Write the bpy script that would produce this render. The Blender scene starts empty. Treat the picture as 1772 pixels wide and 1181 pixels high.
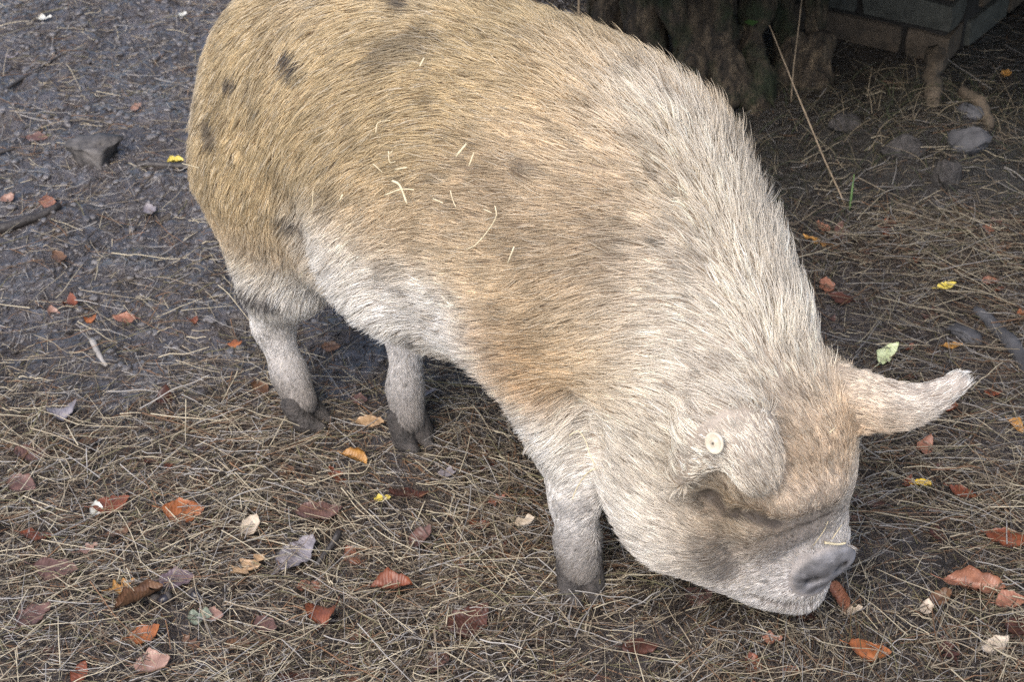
import bpy, bmesh, math, random, time
import numpy as np
from mathutils import Vector, Matrix, kdtree
T0 = time.time()
rng = np.random.default_rng(7)
random.seed(7)
scene = bpy.context.scene
col = scene.collection

# ------------------------------------------------------------------ camera
cam_data = bpy.data.cameras.new('camera')
cam = bpy.data.objects.new('camera', cam_data)
col.objects.link(cam)
cam.location = (0.0, -2.7135, 1.9)
cam.rotation_euler = (math.radians(55), 0, 0)
cam_data.sensor_width = 36
cam_data.lens = 65.0
cam_data.clip_start = 0.05
cam_data.clip_end = 200
cam_data.dof.use_dof = True
cam_data.dof.focus_distance = 2.5
cam_data.dof.aperture_fstop = 11
scene.camera = cam
# ------------------------------------------------------------------ sky, sun, exposure
world = bpy.data.worlds.new('World')
scene.world = world
world.use_nodes = True
wn = world.node_tree
wn.nodes.clear()
sky = wn.nodes.new('ShaderNodeTexSky')
sky.sky_type = 'NISHITA'
sky.sun_disc = False
SUN_EL, SUN_AZ = math.radians(50), math.radians(205)      # azimuth clockwise from +Y
sky.sun_elevation = SUN_EL
sky.sun_rotation = SUN_AZ
sky.air_density = 1.0
sky.dust_density = 3.0
sky.ozone_density = 1.0
bg = wn.nodes.new('ShaderNodeBackground')
bg.inputs['Strength'].default_value = 0.15
wo = wn.nodes.new('ShaderNodeOutputWorld')
wn.links.new(sky.outputs[0], bg.inputs[0])
wn.links.new(bg.outputs[0], wo.inputs[0])
sun_data = bpy.data.lights.new('sun', 'SUN')
sun_data.energy = 1.5
sun_data.angle = math.radians(45)
sun_data.color = (1.0, 0.94, 0.86)
sun = bpy.data.objects.new('sun', sun_data)
col.objects.link(sun)
sd = Vector((math.sin(SUN_AZ) * math.cos(SUN_EL), math.cos(SUN_AZ) * math.cos(SUN_EL), math.sin(SUN_EL)))
sun.rotation_euler = (-sd).to_track_quat('-Z', 'Y').to_euler()
vs = scene.view_settings
vs.view_transform = 'Standard'
vs.look = 'None'
vs.gamma = 1
vs.exposure = 0.78
vs.use_curve_mapping = False
scene.cycles_curves.shape = 'RIBBONS'
scene.cycles_curves.subdivisions = 2
scene.cycles.use_denoising = False
scene.cycles.max_bounces = 6
scene.cycles.transmission_bounces = 4
scene.cycles.diffuse_bounces = 4
scene.cycles.glossy_bounces = 3

# ------------------------------------------------------------------ helpers
def tag(o, label=None, cat=None, group=None, kind=None):
    for k, v in (('label', label), ('category', cat), ('group', group), ('kind', kind)):
        if v:
            o[k] = v
    return o

def empty(name, loc=(0, 0, 0)):
    o = bpy.data.objects.new(name, None)
    o.location = loc
    o.empty_display_size = 0.05
    col.objects.link(o)
    return o

def mesh_obj(name, V, F, mat=None, parent=None, smooth=True):
    me = bpy.data.meshes.new(name)
    me.from_pydata([tuple(v) for v in V], [], [tuple(f) for f in F])
    return link_mesh(name, me, mat, parent, smooth)

def link_mesh(name, me, mat=None, parent=None, smooth=True):
    if smooth and len(me.polygons):
        me.polygons.foreach_set('use_smooth', [True] * len(me.polygons))
    if mat and not me.materials:
        me.materials.append(mat)
    o = bpy.data.objects.new(name, me)
    col.objects.link(o)
    if parent:
        o.parent = parent
        o.matrix_parent_inverse = Matrix.Translation(-Vector(parent.location))
    return o

def curves_obj(name, pts, rad, colr, mat, parent=None):
    """pts (N,K,3), rad (N,K), colr (N,3): a bundle of strands with one colour each"""
    n, k, _ = pts.shape
    cu = bpy.data.hair_curves.new(name)
    cu.add_curves([k] * n)
    cu.position_data.foreach_set('vector', np.ascontiguousarray(pts, np.float32).ravel())
    a = cu.attributes.get('radius') or cu.attributes.new('radius', 'FLOAT', 'POINT')
    a.data.foreach_set('value', np.ascontiguousarray(rad, np.float32).ravel())
    c = cu.attributes.new('strand_color', 'FLOAT_COLOR', 'CURVE')
    c4 = np.ones((n, 4), np.float32)
    c4[:, :3] = np.clip(colr, 0, 1)
    c.data.foreach_set('color', c4.ravel())
    cu.materials.append(mat)
    o = bpy.data.objects.new(name, cu)
    col.objects.link(o)
    if parent:
        o.parent = parent
        o.matrix_parent_inverse = Matrix.Translation(-Vector(parent.location))
    return o

_perm = rng.random((64, 64, 64)).astype(np.float32)
def vnoise(p):
    """value noise in -1..1 at (N,3) points"""
    p = np.asarray(p, np.float64)
    i = np.floor(p).astype(int)
    f = p - i
    f = f * f * (3 - 2 * f)
    r = 0
    for dx in (0, 1):
        for dy in (0, 1):
            for dz in (0, 1):
                w = (f[:, 0] if dx else 1 - f[:, 0]) * (f[:, 1] if dy else 1 - f[:, 1]) * (f[:, 2] if dz else 1 - f[:, 2])
                r = r + w * _perm[(i[:, 0] + dx) & 63, (i[:, 1] + dy) & 63, (i[:, 2] + dz) & 63]
    return 2 * r - 1

def fbm(p, o=4):
    p = np.asarray(p, np.float64)
    s, a = 0, 1.0
    for k in range(o):
        s = s + a * vnoise(p * 2 ** k + 17.3 * k)
        a *= 0.5
    return s

def smooth01(x, a, b):
    t = np.clip((x - a) / (b - a), 0, 1)
    return t * t * (3 - 2 * t)

def new_mat(name):
    m = bpy.data.materials.new(name)
    m.use_nodes = True
    nt = m.node_tree
    return m, nt, nt.nodes['Principled BSDF']

def N(nt, kind, **kw):
    n = nt.nodes.new(kind)
    for k, v in kw.items():
        if k in n.inputs:
            n.inputs[k].default_value = v
        else:
            setattr(n, k, v)
    return n

def ramp(nt, fac, stops):
    r = nt.nodes.new('ShaderNodeValToRGB')
    e = r.color_ramp.elements
    while len(e) < len(stops):
        e.new(0.5)
    for el, (p, c) in zip(e, stops):
        el.position = p
        el.color = (*c, 1)
    nt.links.new(fac, r.inputs[0])
    return r

def bump(nt, height, strength, dist, prev=None):
    b = nt.nodes.new('ShaderNodeBump')
    b.inputs['Strength'].default_value = strength
    b.inputs['Distance'].default_value = dist
    nt.links.new(height, b.inputs['Height'])
    if prev:
        nt.links.new(prev, b.inputs['Normal'])
    return b.outputs[0]

def rough_mat(name, c0, c1, scale=20, rough=(0.5, 0.9), bstr=0.5, bdist=0.004, detail=8, spec=0.5):
    """mottled procedural material with fine relief"""
    m, nt, b = new_mat(name)
    tc = N(nt, 'ShaderNodeTexCoord')
    n1 = N(nt, 'ShaderNodeTexNoise', Scale=scale, Detail=detail, Roughness=0.65)
    nt.links.new(tc.outputs['Object'], n1.inputs['Vector'])
    r = ramp(nt, n1.outputs[0], [(0.3, c0), (0.7, c1)])
    nt.links.new(r.outputs[0], b.inputs['Base Color'])
    n2 = N(nt, 'ShaderNodeTexNoise', Scale=scale * 3.1, Detail=6, Roughness=0.6)
    nt.links.new(tc.outputs['Object'], n2.inputs['Vector'])
    mr = N(nt, 'ShaderNodeMapRange')
    mr.inputs['To Min'].default_value, mr.inputs['To Max'].default_value = rough
    nt.links.new(n2.outputs[0], mr.inputs['Value'])
    nt.links.new(mr.outputs[0], b.inputs['Roughness'])
    b.inputs['Specular IOR Level'].default_value = spec
    nt.links.new(bump(nt, n2.outputs[0], bstr, bdist), b.inputs['Normal'])
    return m

def strand_mat(name, rough=0.5, spec=0.4, transl=0.25):
    m, nt, b = new_mat(name)
    at = N(nt, 'ShaderNodeAttribute', attribute_name='strand_color')
    nt.links.new(at.outputs['Color'], b.inputs['Base Color'])
    b.inputs['Roughness'].default_value = rough
    b.inputs['Specular IOR Level'].default_value = spec
    if transl:
        tr = N(nt, 'ShaderNodeBsdfTranslucent')
        nt.links.new(at.outputs['Color'], tr.inputs['Color'])
        mx = N(nt, 'ShaderNodeMixShader', Fac=transl)
        mx.inputs[0].default_value = transl
        nt.links.new(b.outputs[0], mx.inputs[1])
        nt.links.new(tr.outputs[0], mx.inputs[2])
        nt.links.new(mx.outputs[0], nt.nodes['Material Output'].inputs['Surface'])
    return m

def hair_mat(name):
    m, nt, b = new_mat(name)
    nt.nodes.remove(b)
    at = N(nt, 'ShaderNodeAttribute', attribute_name='strand_color')
    h = N(nt, 'ShaderNodeBsdfHairPrincipled', parametrization='COLOR')
    h.model = 'CHIANG'
    nt.links.new(at.outputs['Color'], h.inputs['Color'])
    h.inputs['Roughness'].default_value = 0.4
    h.inputs['Radial Roughness'].default_value = 0.55
    h.inputs['Coat'].default_value = 0.0
    h.inputs['Random Roughness'].default_value = 0.3
    nt.links.new(h.outputs[0], nt.nodes['Material Output'].inputs['Surface'])
    return m

def eval_grid(forms, lo, hi, s):
    n = np.ceil((hi - lo) / s).astype(int) + 1
    xs = [lo[i] + s * np.arange(n[i], dtype=np.float32) for i in range(3)]
    G = np.full(n, 0.2, np.float32)
    for p in forms:
        if p[0] == 'e':
            c, ax, rad, k = [np.array(q, float) for q in p[1:]]
            m = rad.max(); bl = c - m; bh = c + m
        else:
            a, b = np.array(p[1], float), np.array(p[2], float)
            ra, rb, k = p[3:]
            bl = np.minimum(a - ra, b - rb); bh = np.maximum(a + ra, b + rb)
        mg = float(k) + 0.03
        i0 = np.clip(((bl - mg - lo) / s).astype(int), 0, n - 1)
        i1 = np.clip(((bh + mg - lo) / s).astype(int) + 2, 1, n)
        sl = tuple(slice(i0[i], i1[i]) for i in range(3))
        X, Y, Z = np.meshgrid(xs[0][sl[0]], xs[1][sl[1]], xs[2][sl[2]], indexing='ij')
        if p[0] == 'e':
            q = np.stack([X - c[0], Y - c[1], Z - c[2]], -1) @ ax.T
            k0 = np.sqrt(((q / rad) ** 2).sum(-1)); k1 = np.sqrt(((q / rad ** 2) ** 2).sum(-1)) + 1e-6
            d = k0 * (k0 - 1) / k1
        else:
            v = b - a
            t = np.clip(((X - a[0]) * v[0] + (Y - a[1]) * v[1] + (Z - a[2]) * v[2]) / (v @ v + 1e-9), 0, 1)
            d = np.sqrt((X - a[0] - t * v[0]) ** 2 + (Y - a[1] - t * v[1]) ** 2 + (Z - a[2] - t * v[2]) ** 2) - (ra + (rb - ra) * t)
        g = G[sl]
        if p[0] == 's':
            d = -d; h = np.clip(0.5 - 0.5 * (g - d) / k, 0, 1); G[sl] = g * (1 - h) + d * h + k * h * (1 - h)
        else:
            h = np.clip(0.5 + 0.5 * (g - d) / k, 0, 1); G[sl] = g * (1 - h) + d * h - k * h * (1 - h)
    return G

def surface_nets(G, lo, s, relax=4):
    ins = G < 0
    cs = np.array(G.shape) - 1
    corners = [(i, j, k) for i in (0, 1) for j in (0, 1) for k in (0, 1)]
    cnt = np.zeros(cs, np.int8)
    for i, j, k in corners:
        cnt += ins[i:i + cs[0], j:j + cs[1], k:k + cs[2]]
    act = (cnt > 0) & (cnt < 8)
    idx = np.full(cs, -1, np.int64)
    cells = np.argwhere(act)
    idx[act] = np.arange(len(cells))
    acc = np.zeros((len(cells), 3)); w = np.zeros(len(cells))
    for a in corners:
        for b in corners:
            if sum(abs(x - y) for x, y in zip(a, b)) == 1 and a < b:
                ga = G[cells[:, 0] + a[0], cells[:, 1] + a[1], cells[:, 2] + a[2]]
                gb = G[cells[:, 0] + b[0], cells[:, 1] + b[1], cells[:, 2] + b[2]]
                m = (ga < 0) != (gb < 0)
                t = np.where(m, ga / (ga - gb + 1e-12), 0)[:, None]
                acc += m[:, None] * (np.array(a) * (1 - t) + np.array(b) * t); w += m
    V = lo + s * (cells + acc / w[:, None])
    F = []
    for ax in range(3):
        s0 = [slice(None)] * 3; s1 = [slice(None)] * 3
        s0[ax] = slice(0, -1); s1[ax] = slice(1, None)
        a0 = ins[tuple(s0)]
        e = np.argwhere(a0 != ins[tuple(s1)])
        u, v = [(1, 2), (2, 0), (0, 1)][ax]
        e = e[(e[:, u] > 0) & (e[:, v] > 0) & (e[:, u] < cs[u]) & (e[:, v] < cs[v])]
        def at(du, dv):
            q = e.copy(); q[:, u] -= du; q[:, v] -= dv
            return idx[q[:, 0], q[:, 1], q[:, 2]]
        quad = np.stack([at(1, 1), at(0, 1), at(0, 0), at(1, 0)], 1)
        flip = ~a0[e[:, 0], e[:, 1], e[:, 2]]
        quad[flip] = quad[flip][:, ::-1]
        F.append(quad)
    F = np.concatenate(F)
    E = np.concatenate([F[:, [0, 1]], F[:, [1, 2]], F[:, [2, 3]], F[:, [3, 0]]])
    for it in range(relax):
        A = np.zeros_like(V); n = np.zeros(len(V))
        np.add.at(A, E[:, 0], V[E[:, 1]]); np.add.at(n, E[:, 0], 1)
        V = V * 0.5 + 0.5 * A / n[:, None]
    return V, F

def tube_mesh(path, radii, sides=8, cap=True, wob=0.0):
    path = np.array(path, float)
    V, F = [], []
    up = np.array([0.13, 0.21, 0.97])
    for i, p in enumerate(path):
        d = path[min(i + 1, len(path) - 1)] - path[max(i - 1, 0)]
        d /= np.linalg.norm(d) + 1e-9
        x = np.cross(up, d)
        if np.linalg.norm(x) < 0.2:
            x = np.cross((1, 0, 0), d)
        x /= np.linalg.norm(x); y = np.cross(d, x)
        for k in range(sides):
            a = 2 * math.pi * k / sides
            r = radii[i] * (1 + wob * rng.normal())
            V.append(p + r * (math.cos(a) * x + math.sin(a) * y))
    for i in range(len(path) - 1):
        for k in range(sides):
            k2 = (k + 1) % sides
            F.append((i * sides + k, i * sides + k2, (i + 1) * sides + k2, (i + 1) * sides + k))
    if cap:
        F.append(tuple(range(sides))[::-1])
        F.append(tuple((len(path) - 1) * sides + k for k in range(sides)))
    return V, F

PIG_FORMS=[
('e',[-0.278, -0.1253, 0.53],[[0.7347, -0.6784, 0.0], [-0.6784, -0.7347, 0.0], [0.0, 0.0, 1.0]],[0.228, 0.193, 0.224],0.08),
('e',[-0.1076, -0.2827, 0.545],[[0.7347, -0.6784, 0.0], [-0.6784, -0.7347, 0.0], [0.0, 0.0, 1.0]],[0.38, 0.222, 0.258],0.08),
('e',[-0.0985, -0.3319, 0.428],[[0.7347, -0.6784, 0.0], [-0.6784, -0.7347, 0.0], [0.0, 0.0, 1.0]],[0.27, 0.165, 0.16],0.08),
('e',[0.0606, -0.4544, 0.56],[[0.7347, -0.6784, 0.0], [-0.6784, -0.7347, 0.0], [0.0, 0.0, 1.0]],[0.26, 0.188, 0.232],0.08),
('c',[0.1179, -0.525, 0.55],[0.2623, -0.6855, 0.44],0.185,0.138,0.08),
('c',[0.1507, -0.5484, 0.6],[0.2812, -0.6798, 0.48],0.14,0.088,0.08),
('e',[0.3549, -0.7281, 0.355],[[0.1892, 0.0928, -0.9775], [-0.4406, 0.8977, 0.0], [0.8775, 0.4307, 0.2107]],[0.122, 0.108, 0.108],0.05),
('c',[0.3795, -0.7143, 0.27],[0.3926, -0.7095, 0.16],0.091,0.077,0.05),
('c',[0.3926, -0.7095, 0.16],[0.4267, -0.7546, 0.1671],0.075,0.04,0.035),
('c',[0.346, -0.6952, 0.12],[0.4148, -0.7403, 0.0805],0.06,0.03,0.04),
('e',[0.2465, -0.7079, 0.27],[[0.7347, -0.6784, 0.0], [-0.6784, -0.7347, 0.0], [0.0, 0.0, 1.0]],[0.135, 0.098, 0.13],0.07),
('c',[0.2576, -0.6996, 0.2],[0.3689, -0.7139, 0.12],0.088,0.055,0.06),
('c',[-0.3563, -0.1688, 0.44],[-0.3645, -0.1925, 0.27],0.142,0.078,0.07),
('c',[-0.385, -0.1926, 0.27],[-0.3956, -0.1937, 0.17],0.046,0.03,0.04),
('c',[-0.3956, -0.1937, 0.17],[-0.3721, -0.2154, 0.085],0.029,0.026,0.03),
('c',[-0.3721, -0.2154, 0.085],[-0.3534, -0.2395, 0.045],0.029,0.028,0.02),
('c',[-0.1878, -0.0453, 0.4],[-0.1372, -0.1601, 0.24],0.11,0.06,0.06),
('c',[-0.1542, -0.1784, 0.24],[-0.1743, -0.2076, 0.16],0.038,0.03,0.04),
('c',[-0.1743, -0.2076, 0.16],[-0.1765, -0.2572, 0.085],0.028,0.026,0.03),
('c',[-0.1765, -0.2572, 0.085],[-0.1712, -0.2853, 0.045],0.029,0.028,0.02),
('c',[0.0371, -0.5388, 0.44],[0.0817, -0.5936, 0.28],0.12,0.058,0.07),
('c',[0.0763, -0.5995, 0.28],[0.0925, -0.6336, 0.165],0.048,0.033,0.05),
('c',[0.0925, -0.6336, 0.165],[0.0956, -0.6405, 0.085],0.032,0.029,0.03),
('c',[0.0956, -0.6405, 0.085],[0.1009, -0.6495, 0.045],0.031,0.03,0.02),
('c',[0.1807, -0.4128, 0.42],[0.2248, -0.4535, 0.28],0.11,0.065,0.07),
('c',[0.2248, -0.4535, 0.28],[0.2621, -0.5015, 0.085],0.05,0.034,0.05),
('c',[0.2621, -0.5015, 0.085],[0.2731, -0.5117, 0.045],0.034,0.033,0.02),
('c',[-0.4419, 0.0259, 0.6],[-0.4744, 0.0423, 0.5],0.022,0.014,0.03),
('c',[-0.4744, 0.0423, 0.5],[-0.4821, 0.0222, 0.42],0.014,0.009,0.02),
('c',[0.3051, -0.8225, 0.3428],[0.3604, -0.8298, 0.3302],0.022,0.022,0.03),
('c',[0.3604, -0.8298, 0.3302],[0.4195, -0.7994, 0.323],0.022,0.022,0.03),
('s',[0.2829, -0.8357, 0.2985],[0.3174, -0.839, 0.302],0.009,0.009,0.022),
('s',[0.3174, -0.839, 0.302],[0.3586, -0.835, 0.2852],0.009,0.009,0.022),
('s',[0.3586, -0.835, 0.2852],[0.4175, -0.8166, 0.2831],0.009,0.009,0.022),
('s',[-0.3243, -0.4111, 0.514],[-0.3099, -0.4175, 0.4689],0.026,0.026,0.05),
('s',[-0.3099, -0.4175, 0.4689],[-0.2958, -0.4071, 0.4081],0.026,0.026,0.05),
('c',[-0.2624, -0.4019, 0.52],[-0.2391, -0.4263, 0.4539],0.027,0.027,0.05),
('c',[-0.2391, -0.4263, 0.4539],[-0.2082, -0.443, 0.4117],0.027,0.027,0.05),
('c',[-0.2082, -0.443, 0.4117],[-0.178, -0.4575, 0.3842],0.027,0.027,0.05),
('s',[0.0843, -0.6901, 0.368],[0.1059, -0.6833, 0.2931],0.022,0.022,0.04),
('e',[0.4361, -0.7772, 0.1583],[[0.3596, -0.8691, -0.3396], [0.9127, 0.252, 0.3217], [-0.194, -0.4257, 0.8838]],[0.014, 0.05, 0.045],0.006),
('s',[0.4637, -0.7882, 0.1568],[0.4544, -0.7656, 0.1656],0.011,0.009,0.004),
('s',[0.4236, -0.7993, 0.1427],[0.4142, -0.7767, 0.1515],0.011,0.009,0.004),
('s',[0.3365, -0.7861, 0.1147],[0.3605, -0.7847, 0.1027],0.006,0.006,0.01),
('s',[0.3605, -0.7847, 0.1027],[0.3918, -0.7837, 0.094],0.006,0.006,0.01),
('s',[0.3918, -0.7837, 0.094],[0.432, -0.7752, 0.0877],0.006,0.006,0.01),
('s',[0.2875, -0.8372, 0.2639],[0.3007, -0.8248, 0.217],0.013,0.012,0.022),
('s',[0.3007, -0.8248, 0.217],[0.3187, -0.8009, 0.152],0.013,0.012,0.022),
('s',[0.3432, -0.8259, 0.2443],[0.3867, -0.8176, 0.2536],0.006,0.006,0.012),
('s',[0.3867, -0.8176, 0.2536],[0.436, -0.7988, 0.2699],0.006,0.006,0.012),
('s',[0.3699, -0.801, 0.1912],[0.3963, -0.8006, 0.212],0.005,0.005,0.01),
('s',[0.3963, -0.8006, 0.212],[0.4252, -0.7929, 0.2238],0.005,0.005,0.01),
('s',[0.3102, -0.8248, 0.2926],[0.3102, -0.8248, 0.2926],0.011,0.011,0.012),
('s',[0.2611, -0.8337, 0.3251],[0.2643, -0.8108, 0.306],0.024,0.018,0.02),
]
EAR_RIGHT=[[[0.2112, -0.8221, 0.3471], [0.2214, -0.8259, 0.4377], [0.2432, -0.8251, 0.4736], [0.2789, -0.8272, 0.488], [0.3182, -0.827, 0.4657]], [[0.2415, -0.8441, 0.3855], [0.2434, -0.8545, 0.4403], [0.2594, -0.8541, 0.467], [0.2884, -0.8502, 0.4778], [0.3275, -0.8423, 0.4579]], [[0.2711, -0.8628, 0.4111], [0.2726, -0.8743, 0.4382], [0.2838, -0.8742, 0.4558], [0.3064, -0.8644, 0.4611], [0.3378, -0.8497, 0.4385]], [[0.2998, -0.8742, 0.3861], [0.3017, -0.8825, 0.4091], [0.3099, -0.8792, 0.4225], [0.3231, -0.8694, 0.4278], [0.3421, -0.8551, 0.4134]], [[0.3182, -0.8647, 0.3734], [0.3235, -0.8708, 0.3823], [0.3295, -0.8725, 0.3885], [0.3351, -0.8663, 0.3921], [0.3414, -0.8562, 0.3943]]]
EAR_LEFT=[[[0.4137, -0.7121, 0.452], [0.4297, -0.7422, 0.4263], [0.4495, -0.7476, 0.3839]], [[0.441, -0.7292, 0.4624], [0.4535, -0.7623, 0.4413], [0.4759, -0.7539, 0.3888]], [[0.4778, -0.7349, 0.4543], [0.4824, -0.7666, 0.4351], [0.5066, -0.7634, 0.3961]], [[0.5186, -0.7383, 0.4407], [0.528, -0.7595, 0.4278], [0.5443, -0.7572, 0.4049]], [[0.5604, -0.7325, 0.4402], [0.5677, -0.7432, 0.4337], [0.5773, -0.7449, 0.4226]], [[0.5919, -0.7246, 0.4515], [0.5981, -0.7272, 0.4478], [0.6035, -0.7308, 0.4427]]]
TAG_AT=[0.2618, -0.8751, 0.4574]
TAG_NORMAL=[-0.473, -0.8132, 0.3389]
EYE_AT=[0.3102, -0.8248, 0.2926]
NOSE_AT=[0.4375, -0.7807, 0.1569]
NOSE_DIR=[0.3596, -0.8691, -0.3396]
CROWN_AT=[0.3549, -0.7281, 0.355]
COAT_AREAS=[
('gold',[-0.3985, -0.2212, 0.6879]),
('gold',[-0.3386, -0.3404, 0.636]),
('gold',[-0.233, -0.3297, 0.7585]),
('gold',[-0.1877, -0.4418, 0.7079]),
('gold',[-0.1067, -0.445, 0.7623]),
('gold',[-0.0661, -0.5361, 0.7229]),
('gold',[-0.0283, -0.4111, 0.7975]),
('gold',[-0.2667, -0.4325, 0.593]),
('gold',[-0.4191, -0.2846, 0.5577]),
('gold',[0.0486, -0.5302, 0.7798]),
('gold',[-0.4232, -0.3007, 0.4875]),
('gold',[-0.1459, -0.5036, 0.6788]),
('tan',[0.0846, -0.623, 0.7447]),
('tan',[0.0255, -0.5964, 0.7386]),
('tan',[-0.1063, -0.5784, 0.5868]),
('tan',[-0.0046, -0.676, 0.5392]),
('tan',[0.0858, -0.7279, 0.5377]),
('tan',[-0.1995, -0.4993, 0.5382]),
('tan',[-0.4063, -0.2907, 0.389]),
('tan',[-0.0273, -0.6533, 0.6062]),
('tan',[0.1337, -0.4917, 0.7857]),
('tan',[0.1577, -0.6711, 0.7043]),
('tan',[0.0496, -0.6959, 0.4594]),
('tan',[0.1312, -0.7587, 0.4857]),
('ochre',[0.0109, -0.676, 0.4547]),
('ochre',[0.4035, -0.8195, 0.3898]),
('ochre',[0.3807, -0.8331, 0.3717]),
('ochre',[0.4486, -0.7744, 0.3833]),
('ochre',[0.3779, -0.8121, 0.4318]),
('ochre',[0.0269, -0.6683, 0.4105]),
('cream',[0.2002, -0.5474, 0.7633]),
('cream',[0.2601, -0.5973, 0.7047]),
('cream',[0.7162, 1.6723, -0.8352]),
('cream',[0.382, -0.7137, 0.5279]),
('cream',[0.2172, -0.7086, 0.6409]),
('cream',[0.2316, -0.7673, 0.5647]),
('cream',[0.1733, -0.7593, 0.5593]),
('cream',[0.3054, -0.7841, 0.5405]),
('cream',[0.3295, -0.8061, 0.4833]),
('cream',[0.4046, -0.7577, 0.4663]),
('cream',[0.1838, -0.7848, 0.2719]),
('cream',[0.1969, -0.8056, 0.4644]),
('cream',[0.1094, -0.6522, 0.2877]),
('cream',[0.3019, -0.8855, 0.4424]),
('cream',[0.2723, -0.8672, 0.4743]),
('cream',[0.3188, -0.8867, 0.4106]),
('cream',[0.253, -0.8701, 0.4302]),
('cream',[0.2305, -0.8519, 0.4625]),
('cream',[0.196, -0.7923, 0.3385]),
('cream',[0.1597, -0.7561, 0.3293]),
('white',[-0.267, -0.4613, 0.4758]),
('white',[-0.2213, -0.4896, 0.4347]),
('white',[-0.1615, -0.5207, 0.4355]),
('white',[-0.0931, -0.5951, 0.4466]),
('white',[-0.3693, -0.277, 0.3055]),
('white',[-0.369, -0.2521, 0.2169]),
('white',[-0.0525, -0.6335, 0.4344]),
('white',[0.0562, -0.6579, 0.2921]),
('white',[0.0736, -0.6604, 0.2208]),
('white',[0.2323, -0.8099, 0.2107]),
('white',[0.1693, -0.7716, 0.2607]),
('white',[0.4238, -0.8264, 0.327]),
('white',[0.2457, -0.8273, 0.4899]),
('white',[0.513, -0.7618, 0.441]),
('white',[0.5769, -0.7428, 0.4458]),
('white',[0.4846, -0.773, 0.4399]),
('white',[0.5368, -0.7581, 0.4382]),
('white',[0.3907, -0.8471, 0.3245]),
('umber',[-0.0045, -0.6421, 0.67]),
('umber',[0.055, -0.6953, 0.6326]),
('umber',[0.1288, -0.7264, 0.6085]),
('umber',[-0.0659, -0.5919, 0.658]),
('umber',[0.0989, -0.6973, 0.66]),
('brown',[0.3202, -0.8232, 0.2841]),
('brown',[0.2839, -0.8101, 0.2057]),
('brown',[0.2674, -0.8052, 0.2891]),
('brown',[0.3438, -0.8235, 0.2794]),
('grey',[0.3516, -0.8055, 0.2068]),
('grey',[0.3965, -0.8046, 0.2374]),
('grey',[0.3415, -0.7917, 0.1517]),
('grey',[0.4393, -0.7803, 0.2371]),
('grey',[0.3813, -0.7937, 0.1536]),
('grey',[0.4025, -0.7854, 0.1078]),
('grey',[-0.3768, -0.2299, 0.1383]),
('grey',[-0.3783, -0.2471, 0.092]),
('grey',[-0.1952, -0.2562, 0.1221]),
('grey',[-0.1853, -0.2941, 0.0795]),
('grey',[0.0835, -0.6671, 0.1176]),
('grey',[0.0825, -0.6723, 0.1661]),
]
COAT_MARKS=[([-0.3167, -0.2948, 0.7164], [-0.3068, -0.3192, 0.7065], 0.01, 1.0), ([-0.4215, -0.2351, 0.6408], [-0.4089, -0.2504, 0.6457], 0.009, 0.9), ([-0.1516, -0.3002, 0.7979], [-0.1442, -0.323, 0.7952], 0.01, 0.8), ([-0.4586, -0.2307, 0.5627], [-0.4499, -0.2502, 0.5536], 0.013, 0.75), ([-0.3719, -0.2988, 0.6442], [-0.3651, -0.3065, 0.6444], 0.01, 0.4), ([-0.4828, -0.1562, 0.573], [-0.4857, -0.1657, 0.558], 0.01, 0.4), ([-0.3433, -0.3553, 0.4798], [-0.312, -0.3674, 0.4691], 0.009, 0.95), ([-0.4304, -0.239, 0.2585], [-0.3822, -0.2689, 0.2651], 0.014, 1.0), ([-0.0959, -0.5968, 0.5006], [-0.08, -0.6155, 0.475], 0.005, 0.6), ([-0.1395, -0.5061, 0.3652], [-0.132, -0.4719, 0.3205], 0.006, 0.7), ([-0.1516, -0.5346, 0.4644], [-0.1347, -0.5487, 0.464], 0.004, 0.5), ([0.0268, -0.6342, 0.7086], [0.0387, -0.6404, 0.7104], 0.008, 0.6), ([-0.1644, -0.392, 0.7622], [-0.1157, -0.4045, 0.777], 0.022, 0.45), ([0.0303, -0.4448, 0.7984], [0.0419, -0.4536, 0.7975], 0.01, 0.3), ([-0.3767, -0.286, 0.6545], [-0.3674, -0.3157, 0.6228], 0.016, 0.28), ([0.1464, -0.5514, 0.778], [0.1806, -0.4886, 0.7713], 0.01, 0.3), ([-0.2128, -0.4369, 0.6873], [-0.2086, -0.4574, 0.6623], 0.012, 0.25), ([0.1283, -0.7005, 0.6619], [0.1505, -0.7162, 0.637], 0.014, 0.25), ([-0.2677, -0.4382, 0.568], [-0.255, -0.451, 0.5565], 0.008, 0.3), ([0.0701, -0.6664, 0.1698], [0.1048, -0.6711, 0.1781], 0.012, 0.4), ([0.0728, -0.6625, 0.108], [0.1005, -0.6718, 0.105], 0.012, 0.3), ([0.2711, -0.8211, 0.2311], [0.2934, -0.7968, 0.165], 0.022, 0.45), ([0.2614, -0.7941, 0.3001], [0.2815, -0.8167, 0.2938], 0.02, 0.45), ([0.3086, -0.8146, 0.297], [0.343, -0.8223, 0.2905], 0.016, 0.35)]
THIGH_AT=[-0.4084, -0.2605, 0.2948]
NOSE_SIDE=[0.9127, 0.252, 0.3217]
COAT_CREASES=[([[0.2817, -0.8136, 0.2962], [0.3011, -0.8197, 0.2863], [0.3275, -0.8249, 0.2876], [0.3562, -0.8206, 0.2738]], 0.01), ([[0.3419, -0.7783, 0.1111], [0.3636, -0.777, 0.0967], [0.3932, -0.7757, 0.0877], [0.4272, -0.7694, 0.084]], 0.005), ([[0.3562, -0.8206, 0.2738], [0.402, -0.8044, 0.263], [0.4344, -0.7907, 0.2718]], 0.004), ([[0.2633, -0.7933, 0.3094], [0.2786, -0.8036, 0.2979]], 0.014)]
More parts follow.
